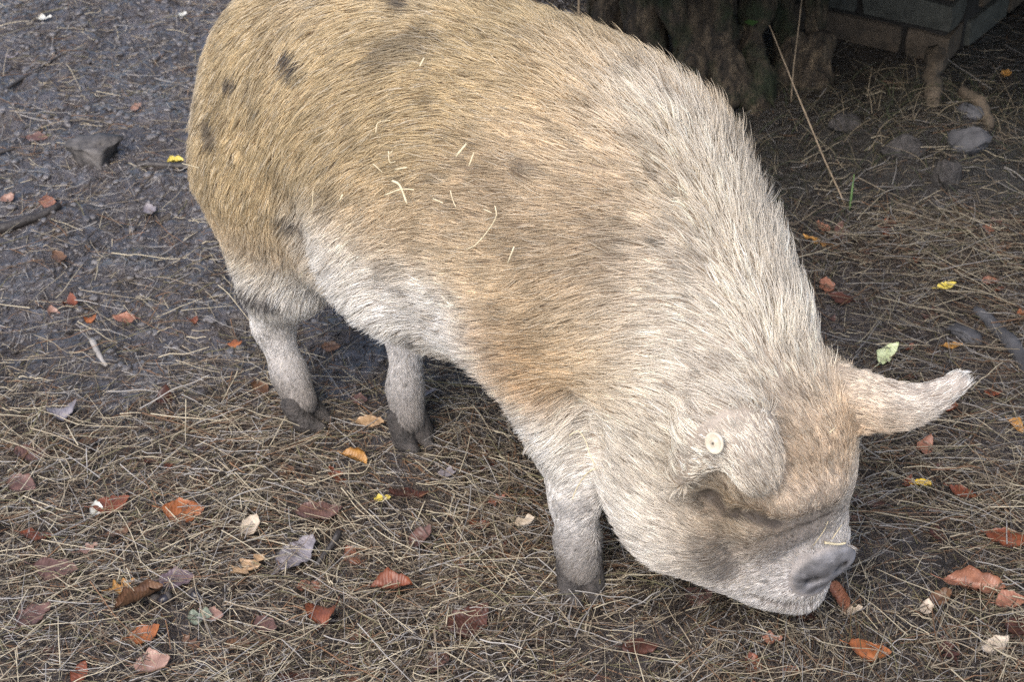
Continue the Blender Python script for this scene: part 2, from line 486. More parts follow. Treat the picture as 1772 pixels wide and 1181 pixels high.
COAT_STRAWS=[([[-0.0735, -0.5824, 0.7048], [-0.0595, -0.5793, 0.7221]], 0.003), ([[-0.0564, -0.6021, 0.701], [-0.0496, -0.5938, 0.7169]], 0.0018), ([[-0.162, -0.5392, 0.6427], [-0.1513, -0.5492, 0.641], [-0.1416, -0.5646, 0.6216]], 0.003), ([[-0.1734, -0.5375, 0.619], [-0.1497, -0.5521, 0.6369], [-0.1314, -0.5656, 0.644]], 0.002), ([[-0.1575, -0.536, 0.6584], [-0.1408, -0.546, 0.6674]], 0.002), ([[-0.1892, -0.5104, 0.6526], [-0.176, -0.5246, 0.6475]], 0.0013), ([[-0.167, -0.5174, 0.6765], [-0.1656, -0.5258, 0.664], [-0.1573, -0.531, 0.6681]], 0.0014), ([[-0.1849, -0.4918, 0.6906], [-0.1821, -0.4853, 0.7025], [-0.1646, -0.4944, 0.7108]], 0.0013), ([[-0.1245, -0.4567, 0.7728], [-0.1185, -0.4471, 0.7812]], 0.0022), ([[-0.1055, -0.5907, 0.6452], [-0.0912, -0.6047, 0.6467]], 0.0016), ([[-0.0811, -0.6043, 0.6658], [-0.0782, -0.6127, 0.6567], [-0.0736, -0.6212, 0.6497]], 0.0012), ([[-0.022, -0.6561, 0.6731], [-0.0214, -0.6653, 0.6587], [-0.0408, -0.664, 0.6252]], 0.0015), ([[-0.0391, -0.664, 0.629], [-0.0488, -0.6603, 0.615], [-0.0601, -0.6529, 0.6043]], 0.0013), ([[-0.0372, -0.6486, 0.6636], [-0.0261, -0.6583, 0.6639]], 0.0013), ([[0.0029, -0.694, 0.6349], [-0.006, -0.6953, 0.6088]], 0.0016), ([[-0.2838, -0.4599, 0.5466], [-0.2809, -0.4525, 0.5767]], 0.0012), ([[-0.2352, -0.4895, 0.5919], [-0.2408, -0.4866, 0.5802]], 0.0022), ([[0.4291, -0.7945, 0.2181], [0.4483, -0.7874, 0.2089], [0.4611, -0.7826, 0.207]], 0.003), ([[0.4132, -0.7982, 0.216], [0.4235, -0.8047, 0.2486], [0.4282, -0.8021, 0.2632]], 0.001), ([[0.4394, -0.7898, 0.2199], [0.4536, -0.777, 0.236]], 0.0012), ([[0.411, -0.822, 0.4305], [0.4189, -0.8147, 0.4329]], 0.0016), ([[-0.5075, -0.2275, 0.4931], [-0.4882, -0.2579, 0.5065], [-0.4737, -0.2754, 0.5126]], 0.0011), ([[-0.1671, -0.5199, 0.6721], [-0.1612, -0.5212, 0.6788]], 0.0014), ([[0.0773, -0.7393, 0.3608], [0.0842, -0.7398, 0.3671], [0.0911, -0.7425, 0.3702], [0.0995, -0.7533, 0.3618], [0.104, -0.7653, 0.3516], [0.1116, -0.7778, 0.3407]], 0.0013), ([[0.1116, -0.7804, 0.3369], [0.1028, -0.7734, 0.3252], [0.0955, -0.769, 0.3096], [0.0881, -0.7666, 0.2914], [0.0822, -0.766, 0.2704]], 0.0016)]
FEET=[[-0.3534, -0.2395, 0.045], [-0.1712, -0.2853, 0.045], [0.1009, -0.6495, 0.045], [0.2731, -0.5117, 0.045]]
AXIS_ORIGIN=[-0.2692, -0.1335, 0.0]
AXIS_FORWARD=[0.7347, -0.6784, 0.0]
AXIS_RIGHT=[-0.6784, -0.7347, 0.0]
LEAVES=[
([-0.52, -0.502],0.062,'oval','orange',10,'bright orange-brown oval leaf lying flat on the hay'),
([-0.635, -0.481],0.055,'oval','rust',20,'rust leaf overlapping a white and olive curled leaf'),
([-0.652, -0.498],0.035,'curl','white',100,'small white leaf with olive edge, tucked under a rust leaf'),
([-0.407, -0.546],0.048,'curl','pale',60,'crumpled cream-coloured leaf in front of the grey-violet leaf'),
([-0.393, -0.625],0.06,'oak','tan',230,'tan lobed oak leaf with a thin stalk'),
([-0.583, -0.676],0.04,'oak','ochre',30,'ochre lobed leaf lying above the long trough-shaped leaf'),
([-0.505, -0.663],0.05,'oval','purple',10,'dull purple oval leaf beside the dark acorns'),
([-0.555, -0.71],0.075,'fold','brown',35,'long red-brown leaf folded like a trough'),
([-0.533, -0.773],0.045,'oval','orange',15,'small orange leaf beside the folded red-brown leaf'),
([-0.274, -0.731],0.066,'curl','rust',-10,'rust leaf curled up at one purple end'),
([-0.31, -0.495],0.07,'oval','mauve',8,'mauve-brown oval leaf with a straw across it'),
([-0.28, -0.412],0.046,'oak','rust',120,'rust lobed leaf beside the small pale yellow scrap'),
([-0.208, -0.454],0.026,'scrap','yellow',0,'small pale yellow leaf scrap on the hay between hind and fore feet'),
([-0.243, -0.255],0.046,'oval','tan',-10,'tan-orange leaf lying against the hind hoof'),
([-0.348, -0.242],0.04,'oak','red',70,'dark red leaf beside the nearer hind hoof'),
([-0.142, -0.559],0.05,'curl','mauve',50,'pinkish-brown curled leaf on the hay behind the foreleg'),
([-0.331, -0.605],0.08,'oval','lilac',60,'large pale grey-violet leaf beside the dark bark strip'),
([-0.76, -0.242],0.054,'curl','lilac',20,'pale lilac wet leaf curled on the hay edge'),
([-0.791, -0.346],0.055,'oval','mauve',15,'mauve leaf half buried in hay'),
([-0.788, -0.427],0.05,'oval','mauve',-15,'mauve leaf half buried in hay'),
([-0.651, -0.588],0.034,'oak','pink',40,'pinkish-brown lobed leaf on the hay'),
([-0.694, -0.629],0.064,'oval','mauve',-8,'mauve leaf half buried in hay'),
([-0.699, -0.737],0.06,'oval','mauve',60,'mauve leaf half buried in hay'),
([-0.512, -0.836],0.055,'oval','pink',0,'broad pinkish leaf lying alone on the hay'),
([-0.458, -0.737],0.036,'scrap','moss',0,'grey-green mossy leaf scrap on the hay'),
([-0.439, -0.731],0.034,'oval','pink',-20,'pinkish-tan leaf beside a grey-green scrap'),
([-0.172, -0.437],0.06,'oval','darkred',5,'dark red wet leaf above the hay behind the foreleg'),
([-0.185, -0.663],0.066,'fold','rust',-15,'narrow rust-coloured folded leaf beside the bark strip'),
([-0.073, -0.735],0.075,'oval','darkred',40,'dark red wet leaf sunk deep in the hay'),
([0.017, -0.512],0.032,'scrap','pale',10,'pale pinkish leaf scrap beside the foreleg'),
([-0.028, -0.46],0.03,'oak','rust',20,'small rust lobed leaf close to the foreleg'),
([-0.497, -0.008],0.028,'scrap','orange',0,'small orange leaf scrap on the mud near the hind leg'),
([-0.768, 0.061],0.03,'curl','orange',10,'small orange curled leaf beside a dark twig'),
([-0.815, 0.112],0.036,'curl','rust',70,'curled red and pink leaf on the mud'),
([-0.839, 0.084],0.032,'curl','pink',120,'pale pink curled leaf on the mud'),
([-1.009, 0.482],0.04,'curl','pink',0,'pinkish leaf on the mud behind the dark stick'),
([-0.724, 0.459],0.05,'curl','lilac',-60,'lilac-grey curled leaf on dark churned mud'),
([-0.704, 0.648],0.034,'fold','yellow',20,'yellow leaf lying on the flat dark stick'),
([-0.817, 0.864],0.03,'curl','pink',50,'small pinkish leaf on the open mud'),
([-1.016, 0.76],0.045,'oval','mauve',0,'mauve leaf on the open mud'),
([-1.113, 1.323],0.035,'scrap','white',0,'white leaf scrap on the open mud'),
([-1.154, 1.148],0.03,'scrap','lilac',30,'pale lilac leaf scrap on the open mud'),
([-0.789, 1.355],0.026,'scrap','white',60,'white leaf scrap on the open mud'),
([-0.15, -0.172],0.034,'scrap','lilac',20,'pale lilac leaf scrap behind the farther hind leg'),
([-0.263, -0.185],0.034,'oval','mauve',-30,'mauve leaf between the two hind legs'),
([-0.326, -0.017],0.034,'oval','brown',0,'dull brown leaf between the hind legs'),
([0.59, 0.312],0.052,'oak','ochre',160,'ochre star-shaped lobed leaf beside the bristly neck'),
([0.585, 0.17],0.04,'oval','pinkrust',80,'rust-pink leaf beside the bristly neck'),
([0.799, 0.141],0.036,'oval','yellow',10,'bright yellow rounded leaf beside the hay heap'),
([0.66, -0.06],0.058,'crescent','palegreen',50,'pale green crescent-shaped leaf above the outstretched ear'),
([0.78, -0.028],0.032,'oval','ochre',0,'small ochre leaf above the ear tip'),
([0.705, -0.03],0.022,'scrap','rust',40,'tiny rust leaf scrap beside the pale green leaf'),
([0.655, -0.418],0.028,'fold','brightyellow',-5,'bright yellow folded leaf scrap on the hay beside the snout'),
([0.636, -0.414],0.026,'scrap','rust',60,'small rust leaf scrap beside the bright yellow scrap'),
([0.712, -0.443],0.046,'oval','rust',0,'dull rust leaf lying flat near the bright yellow scrap'),
([0.682, -0.656],0.085,'fold','pinkrust',-15,'large rust leaf folded over, with a pale tip'),
([0.758, -0.556],0.066,'oval','rust',-20,'rust leaf half covered by straws'),
([0.485, -0.693],0.05,'fold','pinkrust',110,'rust leaf standing under the snout'),
([0.498, -0.715],0.03,'scrap','pale',0,'pale torn leaf scrap beside the leaf under the snout'),
([0.607, -0.713],0.03,'curl','pale',70,'pale cream crumpled scrap beside a brown curled leaf'),
([0.631, -0.694],0.042,'curl','brown',20,'brown curled leaf beside a cream scrap'),
([0.503, -0.803],0.058,'oval','orange',-4,'orange-brown narrow leaf sunk in the hay below the chin'),
([0.733, -0.761],0.055,'oval','darkred',60,'dark red wet leaf at the edge of the straw'),
([0.73, -0.703],0.045,'oval','pinkrust',10,'rust-pink leaf below the large folded leaf'),
([0.839, -0.261],0.036,'fold','ochre',-60,'ochre leaf hanging on a pale straw'),
([0.924, 0.063],0.022,'scrap','orange',0,'tiny orange scrap on the dark soil'),
([1.113, 1.038],0.034,'oval','ochre',70,'ochre leaf lying near the brick pillar'),
([0.687, -0.796],0.045,'oval','pale',30,'pale straw-coloured leaf on the hay'),
([0.624, -0.81],0.045,'oak','darkred',100,'dark red lobed leaf on the hay'),
([0.819, -0.172],0.03,'scrap','rust',0,'rust leaf scrap under the straw beyond the ear tip'),
([0.179, -0.785],0.05,'oval','darkred',0,'dark red leaf deep in hay below the chin'),
([0.372, -0.773],0.03,'scrap','pinkrust',0,'rust-pink scrap on the hay below the chin'),
([-0.74, -0.546],0.05,'oval','rust',0,'rust leaf near the white and olive leaf'),
([-0.609, -0.552],0.045,'oval','brown',30,'brown leaf under straws below the orange oval leaf'),
([-0.359, -0.749],0.04,'oval','mauve',-40,'mauve leaf half buried in hay'),
([-0.108, -0.391],0.03,'scrap','lilac',0,'lilac scrap on the hay close to the foreleg'),
([-0.261, -0.353],0.045,'fold','ochre',-30,'ochre folded leaf crossed by a yellow stem'),
]
CAM=[0.0, -2.7135, 1.9]


# ------------------------------------------------------------------ ground
def ground_h(x, y, fine=True):
    x = np.asarray(x, float); y = np.asarray(y, float)
    p = np.stack([x, y, np.zeros_like(x)], -1).reshape(-1, 3)
    xx, yy = p[:, 0], p[:, 1]
    h = 0.010 * fbm(p * 2.2, 3)
    mud = smooth01(yy + 0.55 * np.clip(xx + 0.35, -2, 2) * 0 , -0.35, 0.05) * smooth01(-xx, -0.25, 0.15)
    h = h + mud * 0.014 * fbm(p * 9 + 5, 3)
    if fine:
        h = h + (0.25 + 0.75 * mud) * (0.0075 * fbm(p * 24 + 3, 3) + 0.006 * np.abs(vnoise(p * 52)))
    # the soil banks up towards the wall and the old tree
    h = h + 0.10 * np.exp(-(((xx - 0.86) / 0.20) ** 2 + ((yy - 0.66) / 0.26) ** 2))
    h = h + 0.06 * np.exp(-(((xx - 0.45) / 0.28) ** 2 + ((yy - 0.98) / 0.22) ** 2))
    h = h + 0.030 * np.exp(-(((xx - 0.80) / 0.13) ** 2 + ((yy - 0.27) / 0.09) ** 2))
    for fx, fy, _ in FEET:
        k = np.exp(-(((xx - fx) ** 2 + (yy - fy) ** 2) / 0.07 ** 2))
        h = h * (1 - k) + 0.004 * k
    return h.reshape(x.shape)

def spaced(lo, hi, step, far, n_out):
    core = np.arange(lo, hi + 1e-6, step)
    g = np.geomspace(step, far, n_out)
    return np.concatenate([lo - g[::-1], core, hi + g])
gx = spaced(-1.40, 1.45, 0.0085, 45, 40)
gy = spaced(-1.05, 1.65, 0.0085, 45, 40)
GX, GY = np.meshgrid(gx, gy, indexing='ij')
GZ = ground_h(GX, GY)
n0, n1 = GX.shape
gi = np.arange(n0 * n1).reshape(n0, n1)
gf = np.stack([gi[:-1, :-1], gi[1:, :-1], gi[1:, 1:], gi[:-1, 1:]], -1).reshape(-1, 4)
gme = bpy.data.meshes.new('ground')
gV = np.stack([GX, GY, GZ], -1).reshape(-1, 3)
gme.vertices.add(len(gV)); gme.vertices.foreach_set('co', gV.astype(np.float32).ravel())
gme.loops.add(gf.size); gme.loops.foreach_set('vertex_index', gf.astype(np.int32).ravel())
gme.polygons.add(len(gf)); gme.polygons.foreach_set('loop_start', np.arange(0, gf.size, 4, dtype=np.int32))
gme.update(calc_edges=True)

m_mud, nt, b = new_mat('wet_mud')
tc = N(nt, 'ShaderNodeTexCoord')
nA = N(nt, 'ShaderNodeTexNoise', Scale=7, Detail=8, Roughness=0.62)
nB = N(nt, 'ShaderNodeTexNoise', Scale=48, Detail=8, Roughness=0.68)
nC = N(nt, 'ShaderNodeTexVoronoi', Scale=85)
nD = N(nt, 'ShaderNodeTexNoise', Scale=190, Detail=5, Roughness=0.6)
for q in (nA, nB, nC, nD):
    nt.links.new(tc.outputs['Object'], q.inputs['Vector'])
r1 = ramp(nt, nA.outputs[0], [(0.3, (0.042, 0.036, 0.035)), (0.5, (0.105, 0.094, 0.093)), (0.72, (0.19, 0.178, 0.18))])
r2 = ramp(nt, nB.outputs[0], [(0.3, (0.45, 0.42, 0.40)), (0.7, (1.25, 1.2, 1.2))])
mx = N(nt, 'ShaderNodeMix', data_type='RGBA', blend_type='MULTIPLY')
mx.inputs[0].default_value = 1.0
nt.links.new(r1.outputs[0], mx.inputs[6]); nt.links.new(r2.outputs[0], mx.inputs[7])
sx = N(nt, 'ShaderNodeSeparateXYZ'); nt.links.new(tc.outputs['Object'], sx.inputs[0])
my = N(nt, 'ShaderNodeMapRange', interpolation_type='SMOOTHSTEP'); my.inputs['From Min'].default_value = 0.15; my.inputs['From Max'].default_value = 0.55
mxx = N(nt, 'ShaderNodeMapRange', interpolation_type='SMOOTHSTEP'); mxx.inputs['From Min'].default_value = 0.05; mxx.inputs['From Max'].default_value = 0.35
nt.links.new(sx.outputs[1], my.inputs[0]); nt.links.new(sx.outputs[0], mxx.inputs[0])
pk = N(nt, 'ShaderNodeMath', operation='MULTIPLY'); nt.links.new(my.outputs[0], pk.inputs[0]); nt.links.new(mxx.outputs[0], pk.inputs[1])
shade_soil = ramp(nt, nB.outputs[0], [(0.3, (0.010, 0.008, 0.007)), (0.7, (0.034, 0.029, 0.023))])  # shade by the wall and tree, painted into the soil colour
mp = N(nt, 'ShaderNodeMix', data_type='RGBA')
nt.links.new(pk.outputs[0], mp.inputs[0]); nt.links.new(mx.outputs[2], mp.inputs[6]); nt.links.new(shade_soil.outputs[0], mp.inputs[7])
nt.links.new(mp.outputs[2], b.inputs['Base Color'])
rr_ = ramp(nt, nA.outputs[0], [(0.35, (0.40,) * 3), (0.5, (0.16,) * 3), (0.65, (0.08,) * 3)])
rr2 = N(nt, 'ShaderNodeMath', operation='MULTIPLY_ADD')
nt.links.new(nB.outputs[0], rr2.inputs[0]); rr2.inputs[1].default_value = 0.35
sep = N(nt, 'ShaderNodeSeparateColor'); nt.links.new(rr_.outputs[0], sep.inputs[0])
nt.links.new(sep.outputs[0], rr2.inputs[2])
nt.links.new(rr2.outputs[0], b.inputs['Roughness'])
b.inputs['Specular IOR Level'].default_value = 0.9
b.inputs['Coat Weight'].default_value = 0.8
b.inputs['Coat Roughness'].default_value = 0.12
nt.links.new(bump(nt, nA.outputs[0], 0.6, 0.03), b.inputs['Coat Normal'])
bb = bump(nt, nB.outputs[0], 1.0, 0.022)
bb = bump(nt, nC.outputs['Distance'], 0.6, 0.006, bb)
bb = bump(nt, nD.outputs[0], 0.5, 0.0025, bb)
nt.links.new(bb, b.inputs['Normal'])
ground = link_mesh('ground', gme, m_mud)
tag(ground, 'dark wet trampled mud and soil under the hay', kind='structure')

# ------------------------------------------------------------------ brick wall
m_brick = []
for i, (c0, c1) in enumerate([((0.045, 0.037, 0.028), (0.125, 0.095, 0.066)), ((0.040, 0.042, 0.036), (0.090, 0.092, 0.078)), ((0.050, 0.036, 0.027), (0.125, 0.085, 0.056))]):
    m_brick.append(rough_mat('dirty_brick_%d' % i, c0, c1, 26, (0.75, 0.95), 0.8, 0.004))
m_joint = rough_mat('dark_joint', (0.012, 0.011, 0.010), (0.03, 0.028, 0.025), 40, (0.9, 1.0))
WC = Vector((0.985, 1.085, 0))
wl = Vector((-0.865, 0.50, 0)).normalized()          # along the long face
wr = Vector((0.60, 0.80, 0)).normalized()            # along the short return
wall = empty('brick_wall', WC)
tag(wall, 'old dark brick wall with a corner, behind the gnarled tree', 'wall')

def brick_mesh(l, d, h, seed):
    r = np.random.default_rng(seed)
    bm = bmesh.new()
    bmesh.ops.create_cube(bm, size=1)
    bmesh.ops.subdivide_edges(bm, edges=bm.edges[:], cuts=1, use_grid_fill=True)
    for v in bm.verts:
        v.co = Vector((v.co.x * l, v.co.y * d, v.co.z * h))
        k = sum(abs(abs(c) - e / 2) < 1e-4 for c, e in zip(v.co, (l, d, h)))
        v.co *= {3: 0.955, 2: 0.985}.get(k, 1.0)
        v.co += Vector(r.normal(0, 0.0014, 3))
    me = bpy.data.meshes.new('brick')
    bm.to_mesh(me); bm.free()
    return me
BL, BH, BD, JT = 0.215, 0.065, 0.10, 0.012
bricks = [[brick_mesh(BL, BD, BH, k * 10 + v) for v in range(4)] for k in range(3)]
halves = [[brick_mesh(BD, BD, BH, 90 + k * 10 + v) for v in range(4)] for k in range(3)]
for k in range(3):
    for me in bricks[k] + halves[k]:
        me.materials.append(m_brick[k])
def put_brick(pool, c, u, nrm, sink):
    me = pool[random.choices((0, 1, 2), (4, 3, 3))[0]][random.randrange(4)]
    o = bpy.data.objects.new('brick', me)
    col.objects.link(o)
    o.parent = wall
    M = Matrix((u, nrm, Vector((0, 0, 1)))).transposed().to_4x4()
    M.translation = c - WC + nrm * sink
    o.matrix_local = M
nl = Vector((wl.y, -wl.x, 0))
if nl.y > 0: nl = -nl
nr = Vector((wr.y, -wr.x, 0))
Z0 = 0.006
for c in range(22):
    z = Z0 + c * (BH + JT) + BH / 2
    off = 0 if c % 2 else BD + JT
    s = 0.0
    if c % 2 == 0:
        put_brick(halves, WC + wl * (BD / 2) - nl * (BD / 2) + Vector((0, 0, z)), wl, -nl, 0)
        s = BD + JT
    while s < 1.15:
        put_brick(bricks, WC + wl * (s + BL / 2) - nl * (BD / 2) + Vector((0, 0, z)), wl, -nl, random.uniform(-0.003, 0.003))
        s += BL + JT
    s = BD + JT if c % 2 == 0 else BD + JT
    if c % 2 == 0:
        s = BD + JT
    while s < 0.6:
        put_brick(bricks, WC + wr * (s + BL / 2 + (0.055 if c % 2 else 0.0)) - nr * (BD / 2) + Vector((0, 0, z)), wr, nr, random.uniform(-0.003, 0.003))
        s += BL + JT
hgt = 22 * (BH + JT)
def block(o0, u, v, lu, lv, h, z0=0.0):
    b4 = [o0, o0 + u * lu, o0 + u * lu + v * lv, o0 + v * lv]
    V = [(p.x, p.y, z0) for p in b4] + [(p.x, p.y, z0 + h) for p in b4]
    F = [(0, 1, 2, 3), (7, 6, 5, 4), (0, 4, 5, 1), (1, 5, 6, 2), (2, 6, 7, 3), (3, 7, 4, 0)]
    return V, F
V1, F1 = block(WC + wl * 0.015 - nl * 0.012, wl, -nl, 1.30, 0.30, hgt - 0.01, -0.05)
o = mesh_obj('mortar', V1, F1, m_joint, wall, smooth=False)
V1, F1 = block(WC - nr * 0.012 + wr * 0.10, wr, -nr, 0.75, 0.20, hgt - 0.012, -0.05)
o = mesh_obj('mortar', V1, F1, m_joint, wall, smooth=False)

# ------------------------------------------------------------------ gnarled old tree by the wall
m_bark, nt, b = new_mat('old_bark')
tc = N(nt, 'ShaderNodeTexCoord')
mpn = N(nt, 'ShaderNodeMapping'); mpn.inputs['Scale'].default_value = (1, 1, 0.28)
nt.links.new(tc.outputs['Object'], mpn.inputs['Vector'])
k1 = N(nt, 'ShaderNodeTexNoise', Scale=55, Detail=10, Roughness=0.7)
k2 = N(nt, 'ShaderNodeTexNoise', Scale=9, Detail=5, Roughness=0.6)
k3 = N(nt, 'ShaderNodeTexVoronoi', Scale=45)
for q in (k1, k3):
    nt.links.new(mpn.outputs[0], q.inputs['Vector'])
nt.links.new(tc.outputs['Object'], k2.inputs['Vector'])
r1 = ramp(nt, k1.outputs[0], [(0.34, (0.010, 0.008, 0.006)), (0.5, (0.060, 0.045, 0.030)), (0.68, (0.19, 0.145, 0.095))])
r2 = ramp(nt, k2.outputs[0], [(0.48, (0, 0, 0)), (0.62, (1, 1, 1))])
mm = N(nt, 'ShaderNodeMix', data_type='RGBA')
nt.links.new(r2.outputs[0], mm.inputs[0]); nt.links.new(r1.outputs[0], mm.inputs[6]); mm.inputs[7].default_value = (0.022, 0.032, 0.012, 1)
nt.links.new(mm.outputs[2], b.inputs['Base Color'])
b.inputs['Roughness'].default_value = 0.85
bb = bump(nt, k1.outputs[0], 1.0, 0.035)
nt.links.new(bump(nt, k3.outputs['Distance'], 0.8, 0.015, bb), b.inputs['Normal'])
m_moss = rough_mat('ivy_leaf', (0.020, 0.045, 0.012), (0.05, 0.11, 0.03), 8, (0.4, 0.6), 0.3, 0.002)
tree = empty('old_tree', (0.42, 0.93, 0))
tag(tree, 'gnarled old tree trunk with ribbed stems growing beside the brick wall', 'tree')
TF = []
def stem(pts, rad, k=0.012):
    rad = [q * (0.86 if pts[0][2] < 0.3 else 1.0) for q in rad]
    for (a, ra), (b_, rb) in zip(zip(pts[:-1], rad[:-1]), zip(pts[1:], rad[1:])):
        TF.append(('c', a, b_, ra, rb, k))
stem([(0.30, 0.98, -0.05), (0.285, 1.0, 0.15), (0.27, 1.02, 0.40), (0.28, 1.05, 0.80)], [0.075, 0.055, 0.05, 0.05])
stem([(0.40, 0.90, -0.05), (0.39, 0.93, 0.08), (0.36, 0.96, 0.22), (0.37, 1.0, 0.45), (0.36, 1.04, 0.80)], [0.060, 0.042, 0.050, 0.042, 0.05])
stem([(0.47, 0.88, -0.05), (0.46, 0.90, 0.05), (0.44, 0.93, 0.16), (0.45, 0.97, 0.30), (0.40, 1.02, 0.60)], [0.055, 0.038, 0.052, 0.040, 0.05])
stem([(0.53, 0.90, -0.05), (0.52, 0.94, 0.10), (0.53, 0.99, 0.26), (0.46, 1.04, 0.62)], [0.05, 0.034, 0.046, 0.05])
stem([(0.62, 0.98, -0.05), (0.60, 1.02, 0.14), (0.56, 1.06, 0.36), (0.48, 1.08, 0.75)], [0.05, 0.03, 0.035, 0.05])
stem([(0.67, 0.95, -0.05), (0.67, 0.99, 0.09), (0.66, 1.03, 0.22)], [0.042, 0.026, 0.032])
stem([(0.22, 1.08, -0.05), (0.20, 1.10, 0.3), (0.24, 1.10, 0.80)], [0.06, 0.05, 0.06])
stem([(0.34, 1.06, 0.70), (0.36, 1.12, 1.20), (0.40, 1.25, 1.75)], [0.14, 0.12, 0.09], 0.06)
stem([(0.36, 1.12, 1.15), (0.60, 1.22, 1.50), (0.95, 1.30, 1.80)], [0.09, 0.06, 0.035], 0.05)
stem([(0.36, 1.12, 1.25), (0.15, 1.35, 1.60), (-0.05, 1.60, 1.95)], [0.08, 0.05, 0.03], 0.05)
rt_ = np.random.default_rng(5)
for bx_, by_ in ((0.29, 0.97), (0.39, 0.89), (0.46, 0.87), (0.53, 0.89), (0.61, 0.97), (0.67, 0.95)):
    for q in range(3):
        a_ = rt_.uniform(-2.6, -0.5); l_ = rt_.uniform(0.06, 0.13)
        m_ = (bx_ + 0.45 * l_ * math.cos(a_), by_ + 0.45 * l_ * math.sin(a_), 0.055)
        TF.append(('c', (bx_, by_, 0.12), m_, 0.024, 0.019, 0.02))
        TF.append(('c', m_, (bx_ + l_ * math.cos(a_), by_ + l_ * math.sin(a_), 0.0), 0.019, 0.010, 0.02))
lo = np.array([-0.15, 0.72, -0.06]); hi = np.array([1.02, 1.72, 2.05])
G = eval_grid(TF, lo, hi, 0.0095)
V, F = surface_nets(G, lo, 0.0095, 2)
pn = V * np.array([34, 34, 15.0])
V = V + np.stack([fbm(pn, 4), fbm(pn + 31, 4), 0.5 * fbm(pn + 57, 3)], -1) * 0.013
mesh_obj('trunk', V, F, m_bark, tree)
# unseen leaf canopy added above the frame to shade the far right corner
def leaf_cloud(cs, rad, n, size, seed):
    r = np.random.default_rng(seed)
    V, F = [], []
    cs = np.array(cs)
    for i in range(n):
        c = cs[r.integers(len(cs))] + r.normal(0, 1, 3) * rad
        u = r.normal(0, 1, 3); u /= np.linalg.norm(u)
        v = np.cross(u, r.normal(0, 1, 3)); v /= np.linalg.norm(v)
        s = size * r.uniform(0.6, 1.3)
        w = np.cross(u, v) * s * 0.15
        k = len(V)
        V += [c - u * s, c + v * s * 0.45 + w, c + u * s, c - v * s * 0.45 + w]
        F.append((k, k + 1, k + 2, k + 3))
    return V, F
def shade_crown_floor(y):
    return 1.96 - (y + 2.7135) * 0.456            # lower edge of the added canopy, just above the camera view
cc = []
for q in range(70):
    x_ = random.uniform(0.10, 1.8); y_ = random.uniform(0.42, 2.1)
    cc.append((x_, y_, shade_crown_floor(y_) + 0.15 + random.random() ** 1.5 * 1.4))
V, F = leaf_cloud(cc, 0.16, 34000, 0.05, 3)
keep = [f for f in F if all(V[q][2] > shade_crown_floor(V[q][1]) and V[q][1] > 0.34 for q in f)]
mesh_obj('crown', V, keep, m_moss, tree)
for q, c_ in enumerate([(0.42, 0.89, 0.27), (0.52, 0.92, 0.2), (0.63, 0.96, 0.1)]):
    V, F = leaf_cloud([c_], 0.008, 1, 0.016, 9 + q)
    mesh_obj('ivy_leaf', V, F, m_moss, tree)

# ------------------------------------------------------------------ stones, roots, wood
m_stone = rough_mat('grey_stone', (0.030, 0.030, 0.034), (0.085, 0.085, 0.092), 22, (0.6, 0.9), 0.7, 0.006)
m_flint = rough_mat('pebbly_stone', (0.016, 0.015, 0.014), (0.10, 0.09, 0.086), 75, (0.35, 0.8), 1.0, 0.010)
m_root = rough_mat('pale_root', (0.022, 0.018, 0.013), (0.13, 0.10, 0.07), 30, (0.7, 0.95), 0.8, 0.004)
m_wood = rough_mat('wet_dark_wood', (0.022, 0.019, 0.018), (0.060, 0.052, 0.048), 30, (0.30, 0.65), 0.8, 0.004)
m_chunk = rough_mat('grey_wood', (0.035, 0.032, 0.031), (0.15, 0.138, 0.132), 34, (0.45, 0.8), 0.7, 0.005)
m_palestick = rough_mat('pale_stick', (0.22, 0.20, 0.18), (0.42, 0.39, 0.36), 40, (0.4, 0.7), 0.4, 0.002)

def gz(x, y):
    return float(ground_h(np.array([x]), np.array([y]))[0])
def boulder(name, x, y, sx, sy, sz, seed, mat, label, sink=0.40, amp=0.42, rz=0):
    bm = bmesh.new()
    r = np.random.default_rng(seed)
    for q in range(22):
        d = r.normal(0, 1, 3); d /= np.linalg.norm(d)
        bm.verts.new(d * r.uniform(0.8, 1.15))
    bmesh.ops.convex_hull(bm, input=bm.verts[:])
    bmesh.ops.delete(bm, geom=[v for v in bm.verts if not v.link_faces], context='VERTS')
    bmesh.ops.bevel(bm, geom=bm.edges[:], offset=0.10, segments=2, affect='EDGES')
    bmesh.ops.subdivide_edges(bm, edges=[e for e in bm.edges if e.calc_length() > 0.12], cuts=2, use_grid_fill=True)
    bmesh.ops.triangulate(bm, faces=bm.faces[:])
    P = np.array([v.co for v in bm.verts])
    d = 1 + 0.10 * fbm(P * 2.6 + seed * 7.7, 3)
    P = P * d[:, None] * np.array([sx, sy, sz])
    for v, p in zip(bm.verts, P):
        v.co = p
    me = bpy.data.meshes.new(name); bm.to_mesh(me); bm.free()
    o = link_mesh(name, me, mat)
    o.location = (x, y, gz(x, y) + sz * (1 - 2 * sink))
    o.rotation_euler = (0, 0, rz)
    tag(o, label, 'stone')
    return o
boulder('stone', 0.925, 0.565, 0.055, 0.040, 0.036, 1, m_stone, 'smooth blue-grey stone lying on the soil bank')
boulder('stone', 0.855, 0.45, 0.033, 0.030, 0.052, 2, m_flint, 'knobbly pale-flecked stone standing below the smooth grey stone', amp=0.3)
boulder('stone', 0.79, 0.55, 0.05, 0.04, 0.03, 3, m_flint, 'dark rough stone half sunk in the soil bank')
boulder('stone', 0.95, 0.70, 0.035, 0.028, 0.022, 4, m_stone, 'small blue-grey stone beside the bent root')
boulder('stone', 0.70, 0.70, 0.045, 0.035, 0.022, 6, m_flint, 'flat dark stone between the tree and the soil bank')
